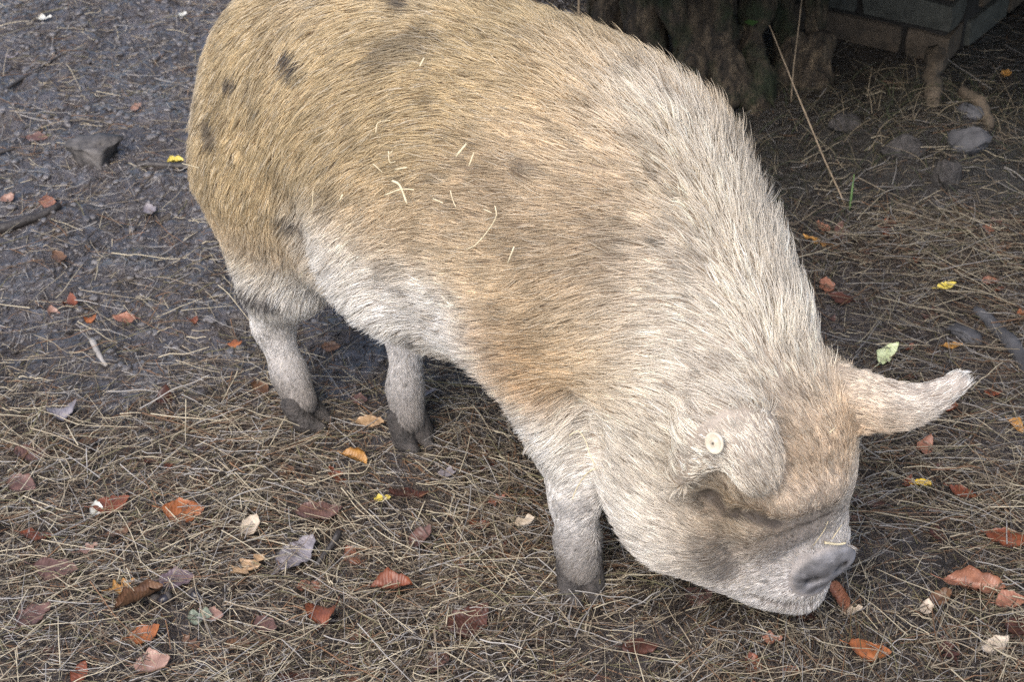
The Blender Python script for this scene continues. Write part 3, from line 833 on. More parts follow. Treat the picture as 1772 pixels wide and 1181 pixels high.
boulder('stone', 0.815, 0.015, 0.045, 0.025, 0.014, 5, m_stone, 'flat grey stone under loose straw beside the fallen branch', sink=0.35, amp=0.15, rz=-0.8)

def stick(name, pts, rad, mat, label, cat, lift=None, group=None, wob=0.06, sides=8):
    P = np.array([(p[0], p[1], (gz(p[0], p[1]) + (lift if lift is not None else max(rad) * 0.7)) if len(p) == 2 else p[2]) for p in pts])
    t = np.linspace(0, len(P) - 1, 4 * (len(P) - 1) + 1)
    i = np.minimum(t.astype(int), len(P) - 2); f = (t - i)[:, None]
    Q = P[i] * (1 - f) + P[i + 1] * f
    R_ = np.interp(t, np.arange(len(rad)), rad)
    Q = Q + rng.normal(0, 1, Q.shape) * (R_[:, None] * 0.10)
    V, F = tube_mesh(Q - Q[0], R_, sides, True, wob)
    o = mesh_obj(name, V, F, mat)
    o.location = Q[0]
    tag(o, label, cat, group)
    return o
stick('root', [(0.868, 0.69, gz(.868, .69) - 0.02), (0.880, 0.74, 0.105), (0.888, 0.80, 0.115), (0.905, 0.87, 0.115), (0.93, 0.95, 0.10)], [0.013, 0.018, 0.014, 0.020, 0.024], m_root, 'pale broken root leaning on the soil bank below the wall', 'root', wob=0.22, sides=14)
stick('root', [(0.985, 0.66, gz(.985, .66)), (0.975, 0.72, 0.10), (0.945, 0.775, 0.10)], [0.010, 0.014, 0.012], m_root, 'short bent root beside the smooth grey stone', 'root', wob=0.15)
stick('branch', [(-1.16, 0.335), (-1.0, 0.372), (-0.94, 0.405), (-0.893, 0.440)], [0.011, 0.012, 0.010, 0.007], m_wood, 'dark wet stick lying on mud beside a pinkish leaf', 'stick')
stick('branch', [(-0.775, 0.627), (-0.70, 0.624), (-0.60, 0.622), (-0.52, 0.625)], [0.007, 0.008, 0.008, 0.007], m_wood, 'straight dark stick with a yellow leaf on it', 'stick')
stick('branch', [(0.845, 0.075), (0.868, 0.035), (0.885, -0.03), (0.90, -0.12), (0.93, -0.20)], [0.009, 0.013, 0.015, 0.016, 0.014], m_stone, 'smooth blue-grey fallen branch half covered by straw', 'stick')
stick('twig', [(-0.89, -0.035), (-0.80, 0.035), (-0.70, 0.12)], [0.003, 0.0035, 0.002], m_wood, 'thin dark twig beside a small orange curled leaf', 'twig')
stick('twig', [(-0.753, -0.0), (-0.735, -0.04), (-0.71, -0.085)], [0.006, 0.0055, 0.003], m_palestick, 'short pale grey twig tapering to a point on the mud', 'twig')
stick('twig', [(-1.16, 0.93), (-1.10, 1.03), (-1.03, 1.15), (-0.98, 1.17)], [0.004, 0.004, 0.003, 0.002], m_wood, 'crooked dark twig on mud between white leaf scraps', 'twig')
stick('twig', [(-1.17, 0.62), (-1.10, 0.69), (-1.01, 0.74)], [0.005, 0.005, 0.003], m_wood, 'dark twig on mud beside the mauve leaf', 'twig')
# dark strip of bark
bm = bmesh.new()
VV, FF = [], []
for i in range(7):
    for j in range(4):
        u = i / 6; v = j / 3 - 0.5
        VV.append((-0.300 + 0.035 * u + v * 0.012, -0.615 + 0.055 * u, gz(-.3, -.6) + 0.008 + 0.028 * u - 0.02 * v * v + 0.003 * math.sin(7 * u)))
for i in range(6):
    for j in range(3):
        k = i * 4 + j
        FF.append((k, k + 1, k + 5, k + 4))
o = mesh_obj('bark_strip', VV, FF, m_wood)
o.modifiers.new('thickness', 'SOLIDIFY').thickness = 0.003
tag(o, 'dark strip of bark with a pale edge beside the grey-violet leaf', 'bark')
# chunk of wood
bm = bmesh.new()
bmesh.ops.create_cube(bm, size=1)
bmesh.ops.subdivide_edges(bm, edges=bm.edges[:], cuts=6, use_grid_fill=True)
P = np.array([v.co for v in bm.verts])
P[:, 2] *= 0.8 - 0.5 * np.clip(P[:, 0], -0.5, 0.3); P[:, 1] *= 1 + 0.5 * P[:, 0]; P[:, 0] += 0.35 * P[:, 2] * P[:, 1] + 0.2 * P[:, 2]
P = P * np.array([0.095, 0.055, 0.062])
P += 0.012 * np.stack([fbm(P * 22 + k * 9, 2) for k in range(3)], -1) + 0.004 * np.stack([fbm(P * np.array([30, 160, 160]) + k * 9, 3) for k in range(3)], -1)
for v, p in zip(bm.verts, P):
    v.co = p
me = bpy.data.meshes.new('wood_chunk'); bm.to_mesh(me); bm.free()
o = link_mesh('wood_chunk', me, m_chunk)
o.location = (-0.872, 0.672, gz(-.872, .672) + 0.024); o.rotation_euler = (0.12, -0.14, -0.35)
tag(o, 'grey broken block of wood lying alone on mud', 'wood')
# dry stalks against the bank
m_stalk = rough_mat('dry_stalk', (0.16, 0.12, 0.08), (0.32, 0.25, 0.17), 50, (0.5, 0.8), 0.2, 0.001)
m_blade = rough_mat('grass_blade', (0.06, 0.12, 0.03), (0.14, 0.24, 0.08), 50, (0.4, 0.6), 0.2, 0.001)
stick('dry_stalk', [(0.66, 0.44, gz(.66, .44)), (0.63, 0.56, 0.06), (0.575, 0.70, 0.16), (0.53, 0.78, 0.25)], [0.0020, 0.0019, 0.0016, 0.0010], m_stalk, 'long thin dry stalk leaning towards the old tree', 'stalk', sides=5)
stick('dry_stalk', [(0.60, 0.84, gz(.60, .84)), (0.602, 0.86, 0.12), (0.61, 0.88, 0.30)], [0.0018, 0.0015, 0.0010], m_stalk, 'upright thin dry stalk in front of the old tree', 'stalk', sides=5)
stick('dry_stalk', [(0.135, 0.56, gz(.135, .56)), (0.13, 0.56, 0.20), (0.128, 0.56, 0.405), (0.118, 0.56, 0.46)], [0.0028, 0.0026, 0.0024, 0.0016], m_stalk, 'straw-coloured stalk standing up behind the back of the animal', 'stalk', sides=6)
stick('grass_blade', [(0.665, 0.42, gz(.665, .42)), (0.668, 0.43, 0.05), (0.672, 0.45, 0.085)], [0.0022, 0.0024, 0.0008], m_blade, 'single green grass blade beside the leaning dry stalk', 'grass', sides=5)
# acorns
def acorn(x, y, label, rz):
    root = empty('acorn', (x, y, gz(x, y) + 0.012))
    prof = [(0, -0.011), (0.004, -0.010), (0.0075, -0.005), (0.0085, 0.001), (0.0075, 0.006)]
    cup = [(0.0076, 0.004), (0.0096, 0.004), (0.0096, 0.008), (0.006, 0.0115), (0.0015, 0.0125), (0.001, 0.017), (0, 0.017)]
    for nm, pr, mt in (('nut', prof, m_nut), ('cup', cup, m_cup)):
        V = [(r * math.cos(2 * math.pi * k / 14), r * math.sin(2 * math.pi * k / 14), z) for r, z in pr for k in range(14)]
        F = [(i * 14 + k, i * 14 + (k + 1) % 14, (i + 1) * 14 + (k + 1) % 14, (i + 1) * 14 + k) for i in range(len(pr) - 1) for k in range(14)]
        ob = mesh_obj(nm, V, F, mt)
        ob.parent = root
    root.rotation_euler = (1.45, 0.2, rz)
    tag(root, label, 'acorn', 'acorns lying on the hay')
m_nut = rough_mat('acorn_nut', (0.018, 0.017, 0.022), (0.035, 0.033, 0.042), 30, (0.15, 0.35), 0.2, 0.001)
m_cup = rough_mat('acorn_cup', (0.03, 0.026, 0.024), (0.07, 0.06, 0.055), 90, (0.6, 0.9), 0.7, 0.002)
for x, y, rz in ((-0.530, -0.694, 0.5), (-0.512, -0.700, 2.1), (-0.468, -0.692, 4.0)):
    acorn(x, y, 'small glossy dark acorn beside the dull purple leaf', rz)
print('setting', time.time() - T0)

# ------------------------------------------------------------------ hay
m_hay = strand_mat('hay_stem', 0.55, 0.35, 0.0)
HAYC = np.array([(0.46, 0.40, 0.29), (0.32, 0.265, 0.19), (0.19, 0.15, 0.11), (0.10, 0.078, 0.060), (0.050, 0.039, 0.033), (0.34, 0.32, 0.30), (0.030, 0.024, 0.021), (0.20, 0.115, 0.065), (0.17, 0.155, 0.085)])
def hay_density(x, y):
    d = smooth01(-y + 0.10 * fbm(np.stack([x * 2.5, y * 2.5, 0 * x], -1), 2), -0.10, 0.42)
    right = smooth01(x, 0.25, 0.5) * smooth01(-y, -0.75, -0.10)
    d = np.maximum(d, 0.60 * right)
    base = 0.10 + 0.06 * smooth01(-y, -0.6, 0.1)
    d = np.maximum(d, base)
    heap = np.exp(-(((x - 0.80) / 0.12) ** 2 + ((y - 0.27) / 0.08) ** 2))
    pt = fbm(np.stack([x * 6.5, y * 6.5, 0 * x + 9], -1).reshape(-1, 3), 3).reshape(x.shape)
    return np.clip(d + heap, 0, 1.6) * np.clip(0.95 + 0.5 * pt, 0.35, 1.3) * (1 - 0.6 * smooth01(y, 0.5, 0.8) * smooth01(x, 0.2, 0.4))
def make_hay(n, lmin, lmax, rmin, rmax, probs, zlo, zhi, k=5, bend=0.045, xr=(-1.25, 1.35), yr=(-1.0, 1.6)):
    xs, ys = [], []
    tot = 0
    while tot < n:
        x = rng.uniform(*xr, n); y = rng.uniform(*yr, n)
        # the frame widens away from the camera
        m = (rng.random(n) * 1.2 < hay_density(x, y)) & (np.abs(x) < 0.80 + 0.22 * (y + 1.0) + 0.15)
        xs.append(x[m]); ys.append(y[m]); tot += m.sum()
    x = np.concatenate(xs)[:n]; y = np.concatenate(ys)[:n]
    L_ = lmin + (lmax - lmin) * rng.random(n) ** 2.0
    ang = math.pi * 0.9 * vnoise(np.stack([x * 4, y * 4, 0 * x + 3], -1)) * 0.5 + rng.normal(0, 0.95, n) + 0.35
    dx, dy = np.cos(ang), np.sin(ang)
    t = np.linspace(-0.5, 0.5, k)
    cv = rng.normal(0, bend, n)
    px = x[:, None] + L_[:, None] * (t * dx[:, None] - (t ** 2 - 0.08) * (cv * dy)[:, None] * 2)
    py = y[:, None] + L_[:, None] * (t * dy[:, None] + (t ** 2 - 0.08) * (cv * dx)[:, None] * 2)
    gz_ = ground_h(px, py, fine=False)
    ft = np.ones(n)
    for q, (fx, fy, _) in enumerate(FEET):
        ft = ft * (1 - (0.75 if q < 2 else 0.3) * np.exp(-(((x - fx) ** 2 + (y - fy + 0.02) ** 2) / 0.075 ** 2)))
    z = ft * rng.uniform(zlo, zhi, n) * (0.35 + 0.65 * np.clip(hay_density(x, y), 0, 1))
    tilt = rng.normal(0, 0.10, n)
    gz_ = 0.35 * gz_ + 0.65 * gz_.mean(1, keepdims=True)
    pz = gz_ + z[:, None] + np.abs(L_ * tilt)[:, None] * 0.5 + L_[:, None] * (t * tilt[:, None]) + rng.normal(0, 0.0015, (n, k))
    pts = np.stack([px, py, pz], -1)
    kn = rng.random(n) < 0.13
    ki = rng.integers(1, k - 1, n)
    of = rng.normal(0, 1, (n, 3)) * (L_ * 0.10)[:, None] * np.array([1, 1, 0.35])
    for q in range(1, k - 1):
        m_ = kn & (ki == q)
        pts[m_, q] += of[m_]
    r = (rmin + (rmax - rmin) * rng.random(n) ** 1.5)[:, None] * np.linspace(1.0, 0.55, k)
    probs = tuple(probs) + (sum(probs) * 0.09, sum(probs) * 0.06)
    ci = rng.choice(len(HAYC), n, p=np.array(probs) / sum(probs))
    c = HAYC[ci] * rng.uniform(0.75, 1.25, n)[:, None]
    old = smooth01(x, -0.10, 0.50) * (0.55 + 0.45 * smooth01(y, -0.35, 0.15))  # shade painted into the hay colour towards the right, rather than age
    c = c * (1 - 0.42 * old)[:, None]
    return pts, r, c
# litter of fine broken hay, then stems, then a sparse top layer of long bright straws
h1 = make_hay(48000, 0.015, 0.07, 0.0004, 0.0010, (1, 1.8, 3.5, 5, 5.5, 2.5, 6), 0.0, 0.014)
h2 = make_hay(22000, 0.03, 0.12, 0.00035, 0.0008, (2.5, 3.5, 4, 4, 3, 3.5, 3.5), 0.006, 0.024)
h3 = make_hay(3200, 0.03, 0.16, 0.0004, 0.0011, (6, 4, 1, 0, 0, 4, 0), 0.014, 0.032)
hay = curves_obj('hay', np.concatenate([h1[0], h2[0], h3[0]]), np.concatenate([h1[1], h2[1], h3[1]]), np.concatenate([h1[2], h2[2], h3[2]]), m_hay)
tag(hay, 'brown and straw-coloured trampled hay covering the mud', 'hay', kind='stuff')
# churned crumbs of mud and chaff in the trampled corner
n = 22000
x = rng.uniform(-1.3, 0.2, n); y = rng.uniform(-0.35, 1.6, n)
pts = []
k = 3
ang = rng.uniform(0, 6.28, n); L_ = rng.uniform(0.006, 0.030, n)
t = np.linspace(-0.5, 0.5, k)
px = x[:, None] + L_[:, None] * t * np.cos(ang)[:, None]; py = y[:, None] + L_[:, None] * t * np.sin(ang)[:, None]
pz = ground_h(px, py) + 0.001
cr_ = np.array([(0.04, 0.032, 0.028), (0.09, 0.075, 0.066), (0.22, 0.20, 0.18), (0.36, 0.33, 0.30)])[rng.choice(4, n, p=(.42, .30, .20, .08))]
chaff = curves_obj('chaff', np.stack([px, py, pz], -1), rng.uniform(0.0003, 0.0009, n)[:, None] * np.array([0.6, 1, 0.5]), cr_, m_hay)
tag(chaff, 'dark chaff and crumbs trodden into wet mud', 'chaff', kind='stuff')
m_clod = rough_mat('wet_clod', (0.036, 0.031, 0.031), (0.18, 0.168, 0.17), 60, (0.10, 0.45), 0.8, 0.004, spec=0.9)
bm = bmesh.new(); bmesh.ops.create_icosphere(bm, subdivisions=2, radius=1)
bv = np.array([v.co for v in bm.verts]); bf = np.array([[v.index for v in f.verts] for f in bm.faces]); bm.free()
shapes = [bv * (1 + 0.35 * fbm(bv * 1.7 + 13 * q, 2))[:, None] for q in range(12)]
CV, CF = [], []
n = 6500; made = 0
while made < n:
    x = random.uniform(-1.3, 0.15); y = random.uniform(-0.30, 1.6)
    if random.random() > float(smooth01(np.array([y + 0.10 * math.sin(9 * x)]), -0.30, 0.15)[0]) * 0.9 + 0.1 or abs(x) > 0.95 + 0.22 * (y + 1.0):
        continue
    r_ = 0.0022 + 0.0075 * random.random() ** 3.0
    a_ = random.uniform(0, 6.28)
    q = shapes[random.randrange(12)] * (r_ * np.array([random.uniform(0.8, 1.5), random.uniform(0.7, 1.1), random.uniform(0.4, 0.75)]))
    q = np.stack([q[:, 0] * math.cos(a_) - q[:, 1] * math.sin(a_), q[:, 0] * math.sin(a_) + q[:, 1] * math.cos(a_), q[:, 2]], -1)
    CV.append((q, x, y)); made += 1
cx = np.array([c[1] for c in CV]); cy = np.array([c[2] for c in CV]); cz = ground_h(cx, cy)
CVV = np.concatenate([c[0] + np.array([c[1], c[2], z_]) for c, z_ in zip(CV, cz)])
CFF = np.concatenate([bf + k * len(bv) for k in range(n)])
clods = mesh_obj('mud_clods', CVV.tolist(), CFF.tolist(), m_clod)
tag(clods, 'small glossy lumps of churned wet mud', 'mud', kind='stuff')
# thin dry grass on the bank by the wall
n = 1100
x = rng.normal(0.74, 0.26, n); y = rng.normal(0.70, 0.22, n)
ok = (y < 1.0) & (x > 0.38) & (y > 0.2)
x = x[ok]; y = y[ok]; n = len(x)
ang = rng.uniform(0, 6.28, n); L_ = rng.uniform(0.02, 0.09, n); t = np.linspace(0, 1, 5)
ln_ = rng.uniform(0.3, 1.4, n)
px = x[:, None] + (L_ * np.cos(ang) * ln_)[:, None] * t ** 1.3; py = y[:, None] + (L_ * np.sin(ang) * ln_)[:, None] * t ** 1.3
pz = ground_h(x, y, False)[:, None] + L_[:, None] * (t - 0.45 * t ** 2)
gc = np.array([(0.034, 0.042, 0.018), (0.075, 0.062, 0.040), (0.17, 0.14, 0.095), (0.022, 0.022, 0.014)])[rng.choice(4, n, p=(.2, .35, .13, .32))]
bank = curves_obj('bank_grass', np.stack([px, py, pz], -1), rng.uniform(0.0004, 0.0010, n)[:, None] * np.linspace(1, 0.3, 5), gc, m_hay)
tag(bank, 'thin dark grass and dry blades on the soil bank', 'grass', kind='stuff')
print('hay', time.time() - T0)

# ------------------------------------------------------------------ fallen leaves
LEAFC = dict(orange=((0.26, 0.085, 0.028), (0.36, 0.13, 0.045)), rust=((0.15, 0.045, 0.022), (0.24, 0.075, 0.035)), red=((0.13, 0.030, 0.020), (0.20, 0.05, 0.03)),
    darkred=((0.060, 0.026, 0.020), (0.11, 0.045, 0.032)), pinkrust=((0.24, 0.105, 0.065), (0.36, 0.17, 0.11)), mauve=((0.11, 0.060, 0.050), (0.19, 0.105, 0.085)),
    pink=((0.26, 0.15, 0.115), (0.38, 0.24, 0.19)), purple=((0.10, 0.070, 0.085), (0.17, 0.12, 0.13)), lilac=((0.19, 0.170, 0.185), (0.31, 0.285, 0.30)),
    brown=((0.12, 0.062, 0.035), (0.20, 0.11, 0.06)), tan=((0.34, 0.22, 0.12), (0.50, 0.34, 0.20)), ochre=((0.34, 0.17, 0.045), (0.48, 0.26, 0.08)),
    pale=((0.46, 0.38, 0.29), (0.62, 0.53, 0.43)), white=((0.55, 0.55, 0.50), (0.72, 0.70, 0.66)), yellow=((0.60, 0.48, 0.08), (0.72, 0.60, 0.16)),
    brightyellow=((0.72, 0.48, 0.02), (0.82, 0.60, 0.05)), palegreen=((0.50, 0.56, 0.30), (0.66, 0.70, 0.45)), moss=((0.16, 0.19, 0.14), (0.26, 0.28, 0.22)))
leaf_mats = {}
for k_, (c0, c1) in LEAFC.items():
    m, nt, b = new_mat('leaf_' + k_)
    tc = N(nt, 'ShaderNodeTexCoord')
    n1 = N(nt, 'ShaderNodeTexNoise', Scale=55, Detail=6, Roughness=0.65)
    nt.links.new(tc.outputs['Object'], n1.inputs['Vector'])
    r = ramp(nt, n1.outputs[0], [(0.30, tuple(q * 0.55 for q in c0)), (0.45, c0), (0.7, c1)])
    nt.links.new(r.outputs[0], b.inputs['Base Color'])
    b.inputs['Roughness'].default_value = 0.42
    wv = N(nt, 'ShaderNodeTexWave', Scale=60, Distortion=4.0, Detail=2)
    nt.links.new(tc.outputs['Object'], wv.inputs['Vector'])
    nt.links.new(bump(nt, wv.outputs[0], 0.25, 0.0015), b.inputs['Normal'])
    leaf_mats[k_] = m

def leaf_mesh(shape, L_, seed):
    """a leaf blade with outline, midrib dip, curl and a stalk; x runs from stalk to tip"""
    r = np.random.default_rng(seed)
    nu, nv = 18, 9
    V, F = [], []
    wid = {'oval': 0.30, 'oak': 0.34, 'fold': 0.30, 'curl': 0.30, 'scrap': 0.36, 'crescent': 0.24}[shape] * r.uniform(0.9, 1.15)
    ph = r.uniform(0, 6.28, 6)
    asy = r.uniform(0.75, 1.25)
    curl_x = {'oval': 0.5, 'oak': 0.6, 'fold': 0.5, 'curl': 2.0, 'scrap': 0.8, 'crescent': 0.5}[shape] * r.uniform(0.7, 1.3)
    curl_y = {'oval': 0.5, 'oak': 0.6, 'fold': 2.2, 'curl': 1.4, 'scrap': 0.7, 'crescent': 0.6}[shape] * r.uniform(0.7, 1.3) * (1 if r.random() < 0.75 else -0.6)
    for i in range(nu):
        u = i / (nu - 1)
        w = math.sin(math.pi * min(max(u, 0.0), 1.0) ** 0.85) ** 0.75 * wid
        wl_ = wr_ = w
        if shape == 'oak':
            wl_ *= 0.62 + 0.42 * math.cos(u * 19 + ph[0]); wr_ *= 0.62 + 0.42 * math.cos(u * 19 + ph[0] + 0.5)
        elif shape == 'scrap':
            wl_ *= 0.8 + 0.25 * math.sin(u * 9 + ph[0]); wr_ *= 0.75 + 0.35 * math.sin(u * 11 + ph[1])
        else:
            wl_ *= asy + 0.10 * math.sin(u * 17 + ph[0]) + 0.06 * math.sin(u * 41 + ph[4]); wr_ *= 2 - asy + 0.10 * math.sin(u * 15 + ph[1]) + 0.06 * math.sin(u * 37 + ph[5])
        wl_ = max(wl_, 0.004); wr_ = max(wr_, 0.004)
        off = 0.16 * math.sin(math.pi * u) if shape == 'crescent' else 0.03 * math.sin(u * 4 + ph[2])
        for j in range(nv):
            v = 2 * j / (nv - 1) - 1
            y = off + v * (wl_ if v < 0 else wr_)
            a = curl_x * (u - 0.4)
            x = math.sin(a) / max(abs(curl_x), 1e-3) if abs(curl_x) > 1e-3 else u
            z = (1 - math.cos(a)) / max(curl_x, 1e-3)
            by = y * curl_y * 2.2
            yy = math.sin(by) / (curl_y * 2.2)
            z += (1 - math.cos(by)) / (curl_y * 2.2) if shape != 'fold' else abs(y) * 0.95
            z += 0.035 * math.sin(u * 9 + v * 3 + ph[3]) * abs(v) + 0.016 * math.sin(u * 27 + ph[4] + v * 5)
            V.append((x * L_, yy * L_, z * L_))
    for i in range(nu - 1):
        for j in range(nv - 1):
            k = i * nv + j
            F.append((k, k + nv, k + nv + 1, k + 1))
    V = np.array(V)
    nb = len(V)
    # underside, so that the blade has a thickness
    V2 = V - np.array([0, 0, 0.0006])
    F2 = [tuple(nb + q for q in f[::-1]) for f in F]
    rim = [i * nv for i in range(nu)] + [(nu - 1) * nv + j for j in range(1, nv)] + [i * nv + nv - 1 for i in range(nu - 2, -1, -1)] + [j for j in range(nv - 2, 0, -1)]
    F3 = [(rim[q], rim[(q + 1) % len(rim)], nb + rim[(q + 1) % len(rim)], nb + rim[q]) for q in range(len(rim))]
    V = np.concatenate([V, V2])
    F = F + F2 + F3
    if shape in ('oval', 'oak', 'fold', 'crescent'):
        c = nv // 2
        sp = np.array([V[c] + np.array([-0.22 * L_ * t_, 0.04 * L_ * t_ * t_, 0.02 * L_ * t_]) for t_ in (0, 0.5, 1)] )
        tv, tf = tube_mesh(sp[::-1], [0.0006, 0.0006, 0.0007], 5)
        k = len(V)
        V = np.concatenate([V, np.array(tv)])
        F = F + [tuple(k + q for q in f) for f in tf]
    V[:, 2] -= V[:nb, 2].min()
    return V, F

def put_leaf(x, y, L_, shape, colr, rot, label, seed, group=None, lift=None, tiltx=None):
    V, F = leaf_mesh(shape, L_, seed)
    o = mesh_obj('fallen_leaf', V, F, leaf_mats[colr])
    d = float(hay_density(np.array([x]), np.array([y]))[0])
    z = float(ground_h(np.array([x]), np.array([y]), False)[0]) + (0.004 + 0.014 * min(d, 1) if lift is None else lift)
    o.location = (x, y, z)
    o.rotation_euler = (random.gauss(0.06, 0.16) if tiltx is None else tiltx, random.gauss(0, 0.14), math.radians(rot))
    tag(o, label, 'leaf', group)
    return o
same = {}
for i, (p, L_, shp, cl, rot, lab) in enumerate(LEAVES):
    same[lab] = same.get(lab, 0) + 1
for i, (p, L_, shp, cl, rot, lab) in enumerate(LEAVES):
    put_leaf(p[0], p[1], L_ * 1.08, shp, cl, rot, lab, 100 + i, 'fallen leaves' if same[lab] > 1 else None)
EXTRA = [('rust', 'small rust-brown leaf fragment tucked among the hay'), ('darkred', 'small dark red leaf fragment tucked among the hay'), ('mauve', 'small mauve leaf fragment tucked among the hay'), ('brown', 'small dull brown leaf fragment tucked among the hay'), ('pinkrust', 'small pinkish rust leaf fragment tucked among the hay')]
cnt = 0
while cnt < 120:
    x = random.uniform(-1.1, 1.1); y = random.uniform(-0.95, 0.5)
    if abs(x) > 0.78 + 0.21 * (y + 1.0) or random.random() > float(hay_density(np.array([x]), np.array([y]))[0]):
        continue
    if any(math.hypot(x - l[0][0], y - l[0][1]) < 0.05 for l in LEAVES) or any(math.hypot(x - f[0], y - f[1]) < 0.09 for f in FEET):
        continue
    cl, lab = random.choice(EXTRA)
    put_leaf(x, y, random.uniform(0.02, 0.058), random.choice(('oval', 'scrap', 'oak', 'curl', 'oval')), cl, random.uniform(0, 360), lab, 400 + cnt, lab.replace('small ', '').replace('fragment tucked among', 'fragments in'), lift=random.uniform(0.002, 0.013))
    cnt += 1
print('leaves', time.time() - T0)

# ------------------------------------------------------------------ pig
AO, AF, AR = (np.array(v) for v in (AXIS_ORIGIN, AXIS_FORWARD, AXIS_RIGHT))
NOSE_AT, NOSE_DIR, CROWN_AT = np.array(NOSE_AT), np.array(NOSE_DIR), np.array(CROWN_AT)
def spline_rows(A, n):
    m = len(A); out = []
    for t in np.linspace(0, m - 1 - 1e-9, n):
        i = int(t); f = t - i
        p0, p1, p2, p3 = A[max(i - 1, 0)], A[i], A[i + 1], A[min(i + 2, m - 1)]
        out.append(0.5 * (2 * p1 + (p2 - p0) * f + (2 * p0 - 5 * p1 + 4 * p2 - p3) * f * f + (3 * p1 - p0 - 3 * p2 + p3) * f ** 3))
    return np.array(out)
forms = list(PIG_FORMS)
ear_pts, ear_dir = [], []
for E, nu, nv in ((EAR_RIGHT, 22, 22), (EAR_LEFT, 30, 16)):
    g = spline_rows(spline_rows(np.array(E), nu).swapaxes(0, 1), nv).swapaxes(0, 1)
    for i in range(nu):
        for j in range(nv):
            b_ = g[min(i + 1, nu - 1), j]
            forms.append(('c', g[i, j], b_, 0.0065, 0.0065, 0.004 if i > 4 else 0.012))
            if i > 2:
                ear_pts.append(g[i, j]); ear_dir.append(g[min(i + 1, nu - 1), j] - g[max(i - 1, 0), j])
ear_pts = np.array(ear_pts); ear_dir = np.array(ear_dir); ear_dir /= np.linalg.norm(ear_dir, axis=1)[:, None] + 1e-9
lo = np.array([-0.72, -1.02, -0.02]); hi = np.array([0.68, 0.30, 0.90])
S_ = 0.0055
PV, PF = surface_nets(eval_grid(forms, lo, hi, S_), lo, S_, 1)
PE = np.concatenate([PF[:, [0, 1]], PF[:, [1, 2]], PF[:, [2, 3]], PF[:, [3, 0]]])
for it in range(4):                                   # soften the body, keep the nose crisp
    A = np.zeros_like(PV); n = np.zeros(len(PV))
    np.add.at(A, PE[:, 0], PV[PE[:, 1]]); np.add.at(n, PE[:, 0], 1)
    wk = 0.5 * smooth01(np.linalg.norm(PV - NOSE_AT, axis=1), 0.055, 0.085)[:, None]
    PV = PV * (1 - wk) + wk * A / n[:, None]
print('pig surface', len(PV), time.time() - T0)
pig = empty('pig', (float(AO[0] + 0.3 * AF[0]), float(AO[1] + 0.3 * AF[1]), 0))
tag(pig, 'sandy bristly pig with a round ear tag, nosing in the hay', 'pig')

def local(p):
    d = p - AO
    return d @ AF, d @ AR, p[:, 2]
COL = dict(gold=(0.60, 0.48, 0.29), tan=(0.75, 0.615, 0.43), ochre=(0.68, 0.455, 0.225), cream=(0.875, 0.815, 0.715), white=(0.90, 0.88, 0.845), umber=(0.52, 0.41, 0.28), brown=(0.40, 0.29, 0.16), grey=(0.74, 0.72, 0.71))
AC = np.array([COL[k] for k, _ in COAT_AREAS]); AP = np.array([p for _, p in COAT_AREAS])
# the hidden flank mirrors the one in view
dm = ((AP - AO) @ AR)
AP2 = AP - 2 * dm[:, None] * AR
nomir = AP[:, 2] < 0.25
AP = np.concatenate([AP, AP2[~nomir]]); AC = np.concatenate([AC, AC[~nomir]])
def coat_color(p):
    out = np.zeros((len(p), 3))
    for i in range(0, len(p), 20000):
        d2 = ((p[i:i + 20000, None, :] - AP[None]) ** 2).sum(-1)
        w = np.exp(-d2 / (2 * 0.050 ** 2)) + 1e-4 / (d2 + 1e-3)
        out[i:i + 20000] = (w @ AC) / w.sum(1)[:, None]
    return out
def mark_amount(p, grow=1.0):
    m = np.zeros(len(p))
    for a, b_, r, st_ in COAT_MARKS:
        a, b_ = np.array(a), np.array(b_); v = b_ - a
        t = np.clip(((p - a) @ v) / (v @ v + 1e-9), 0, 1)
        d = np.linalg.norm(p - a - t[:, None] * v, axis=1)
        m = np.maximum(m, st_ * (1 - smooth01(d, 0.6 * r * grow, 1.7 * r * grow)))
    return m

# vertex normals
e1 = PV[PF[:, 2]] - PV[PF[:, 0]]; e2 = PV[PF[:, 3]] - PV[PF[:, 1]]
FN = np.cross(e1, e2)
VN = np.zeros_like(PV)
for k in range(4):
    np.add.at(VN, PF[:, k], FN)
VN /= np.linalg.norm(VN, axis=1)[:, None] + 1e-12
# skin colour per vertex: pinkish grey-brown, dark at hoof, disc and eye
a_, b_, z_ = local(PV)
skin = np.tile(np.array([0.27, 0.21, 0.165]), (len(PV), 1))
skin = 0.5 * skin + 0.26 * coat_color(PV)
lg = ((1 - smooth01(z_, 0.20, 0.30)) * (np.linalg.norm(PV - NOSE_AT, axis=1) > 0.33))[:, None]
skin = skin * (1 - lg) + lg * 0.62 * coat_color(PV)
dn_ = np.linalg.norm(PV - NOSE_AT, axis=1)
disc = (1 - smooth01(dn_, 0.046, 0.054)) * smooth01((PV - NOSE_AT) @ NOSE_DIR, -0.012, 0.0)
mzl = (1 - smooth01(dn_, 0.06, 0.13))
skin = skin * (1 - mzl[:, None] * 0.6) + mzl[:, None] * 0.6 * np.array([0.44, 0.42, 0.415])
skin = skin * (1 - disc[:, None]) + disc[:, None] * np.array([0.22, 0.22, 0.235]) * (1 + 0.55 * fbm(PV * 80, 3)[:, None])
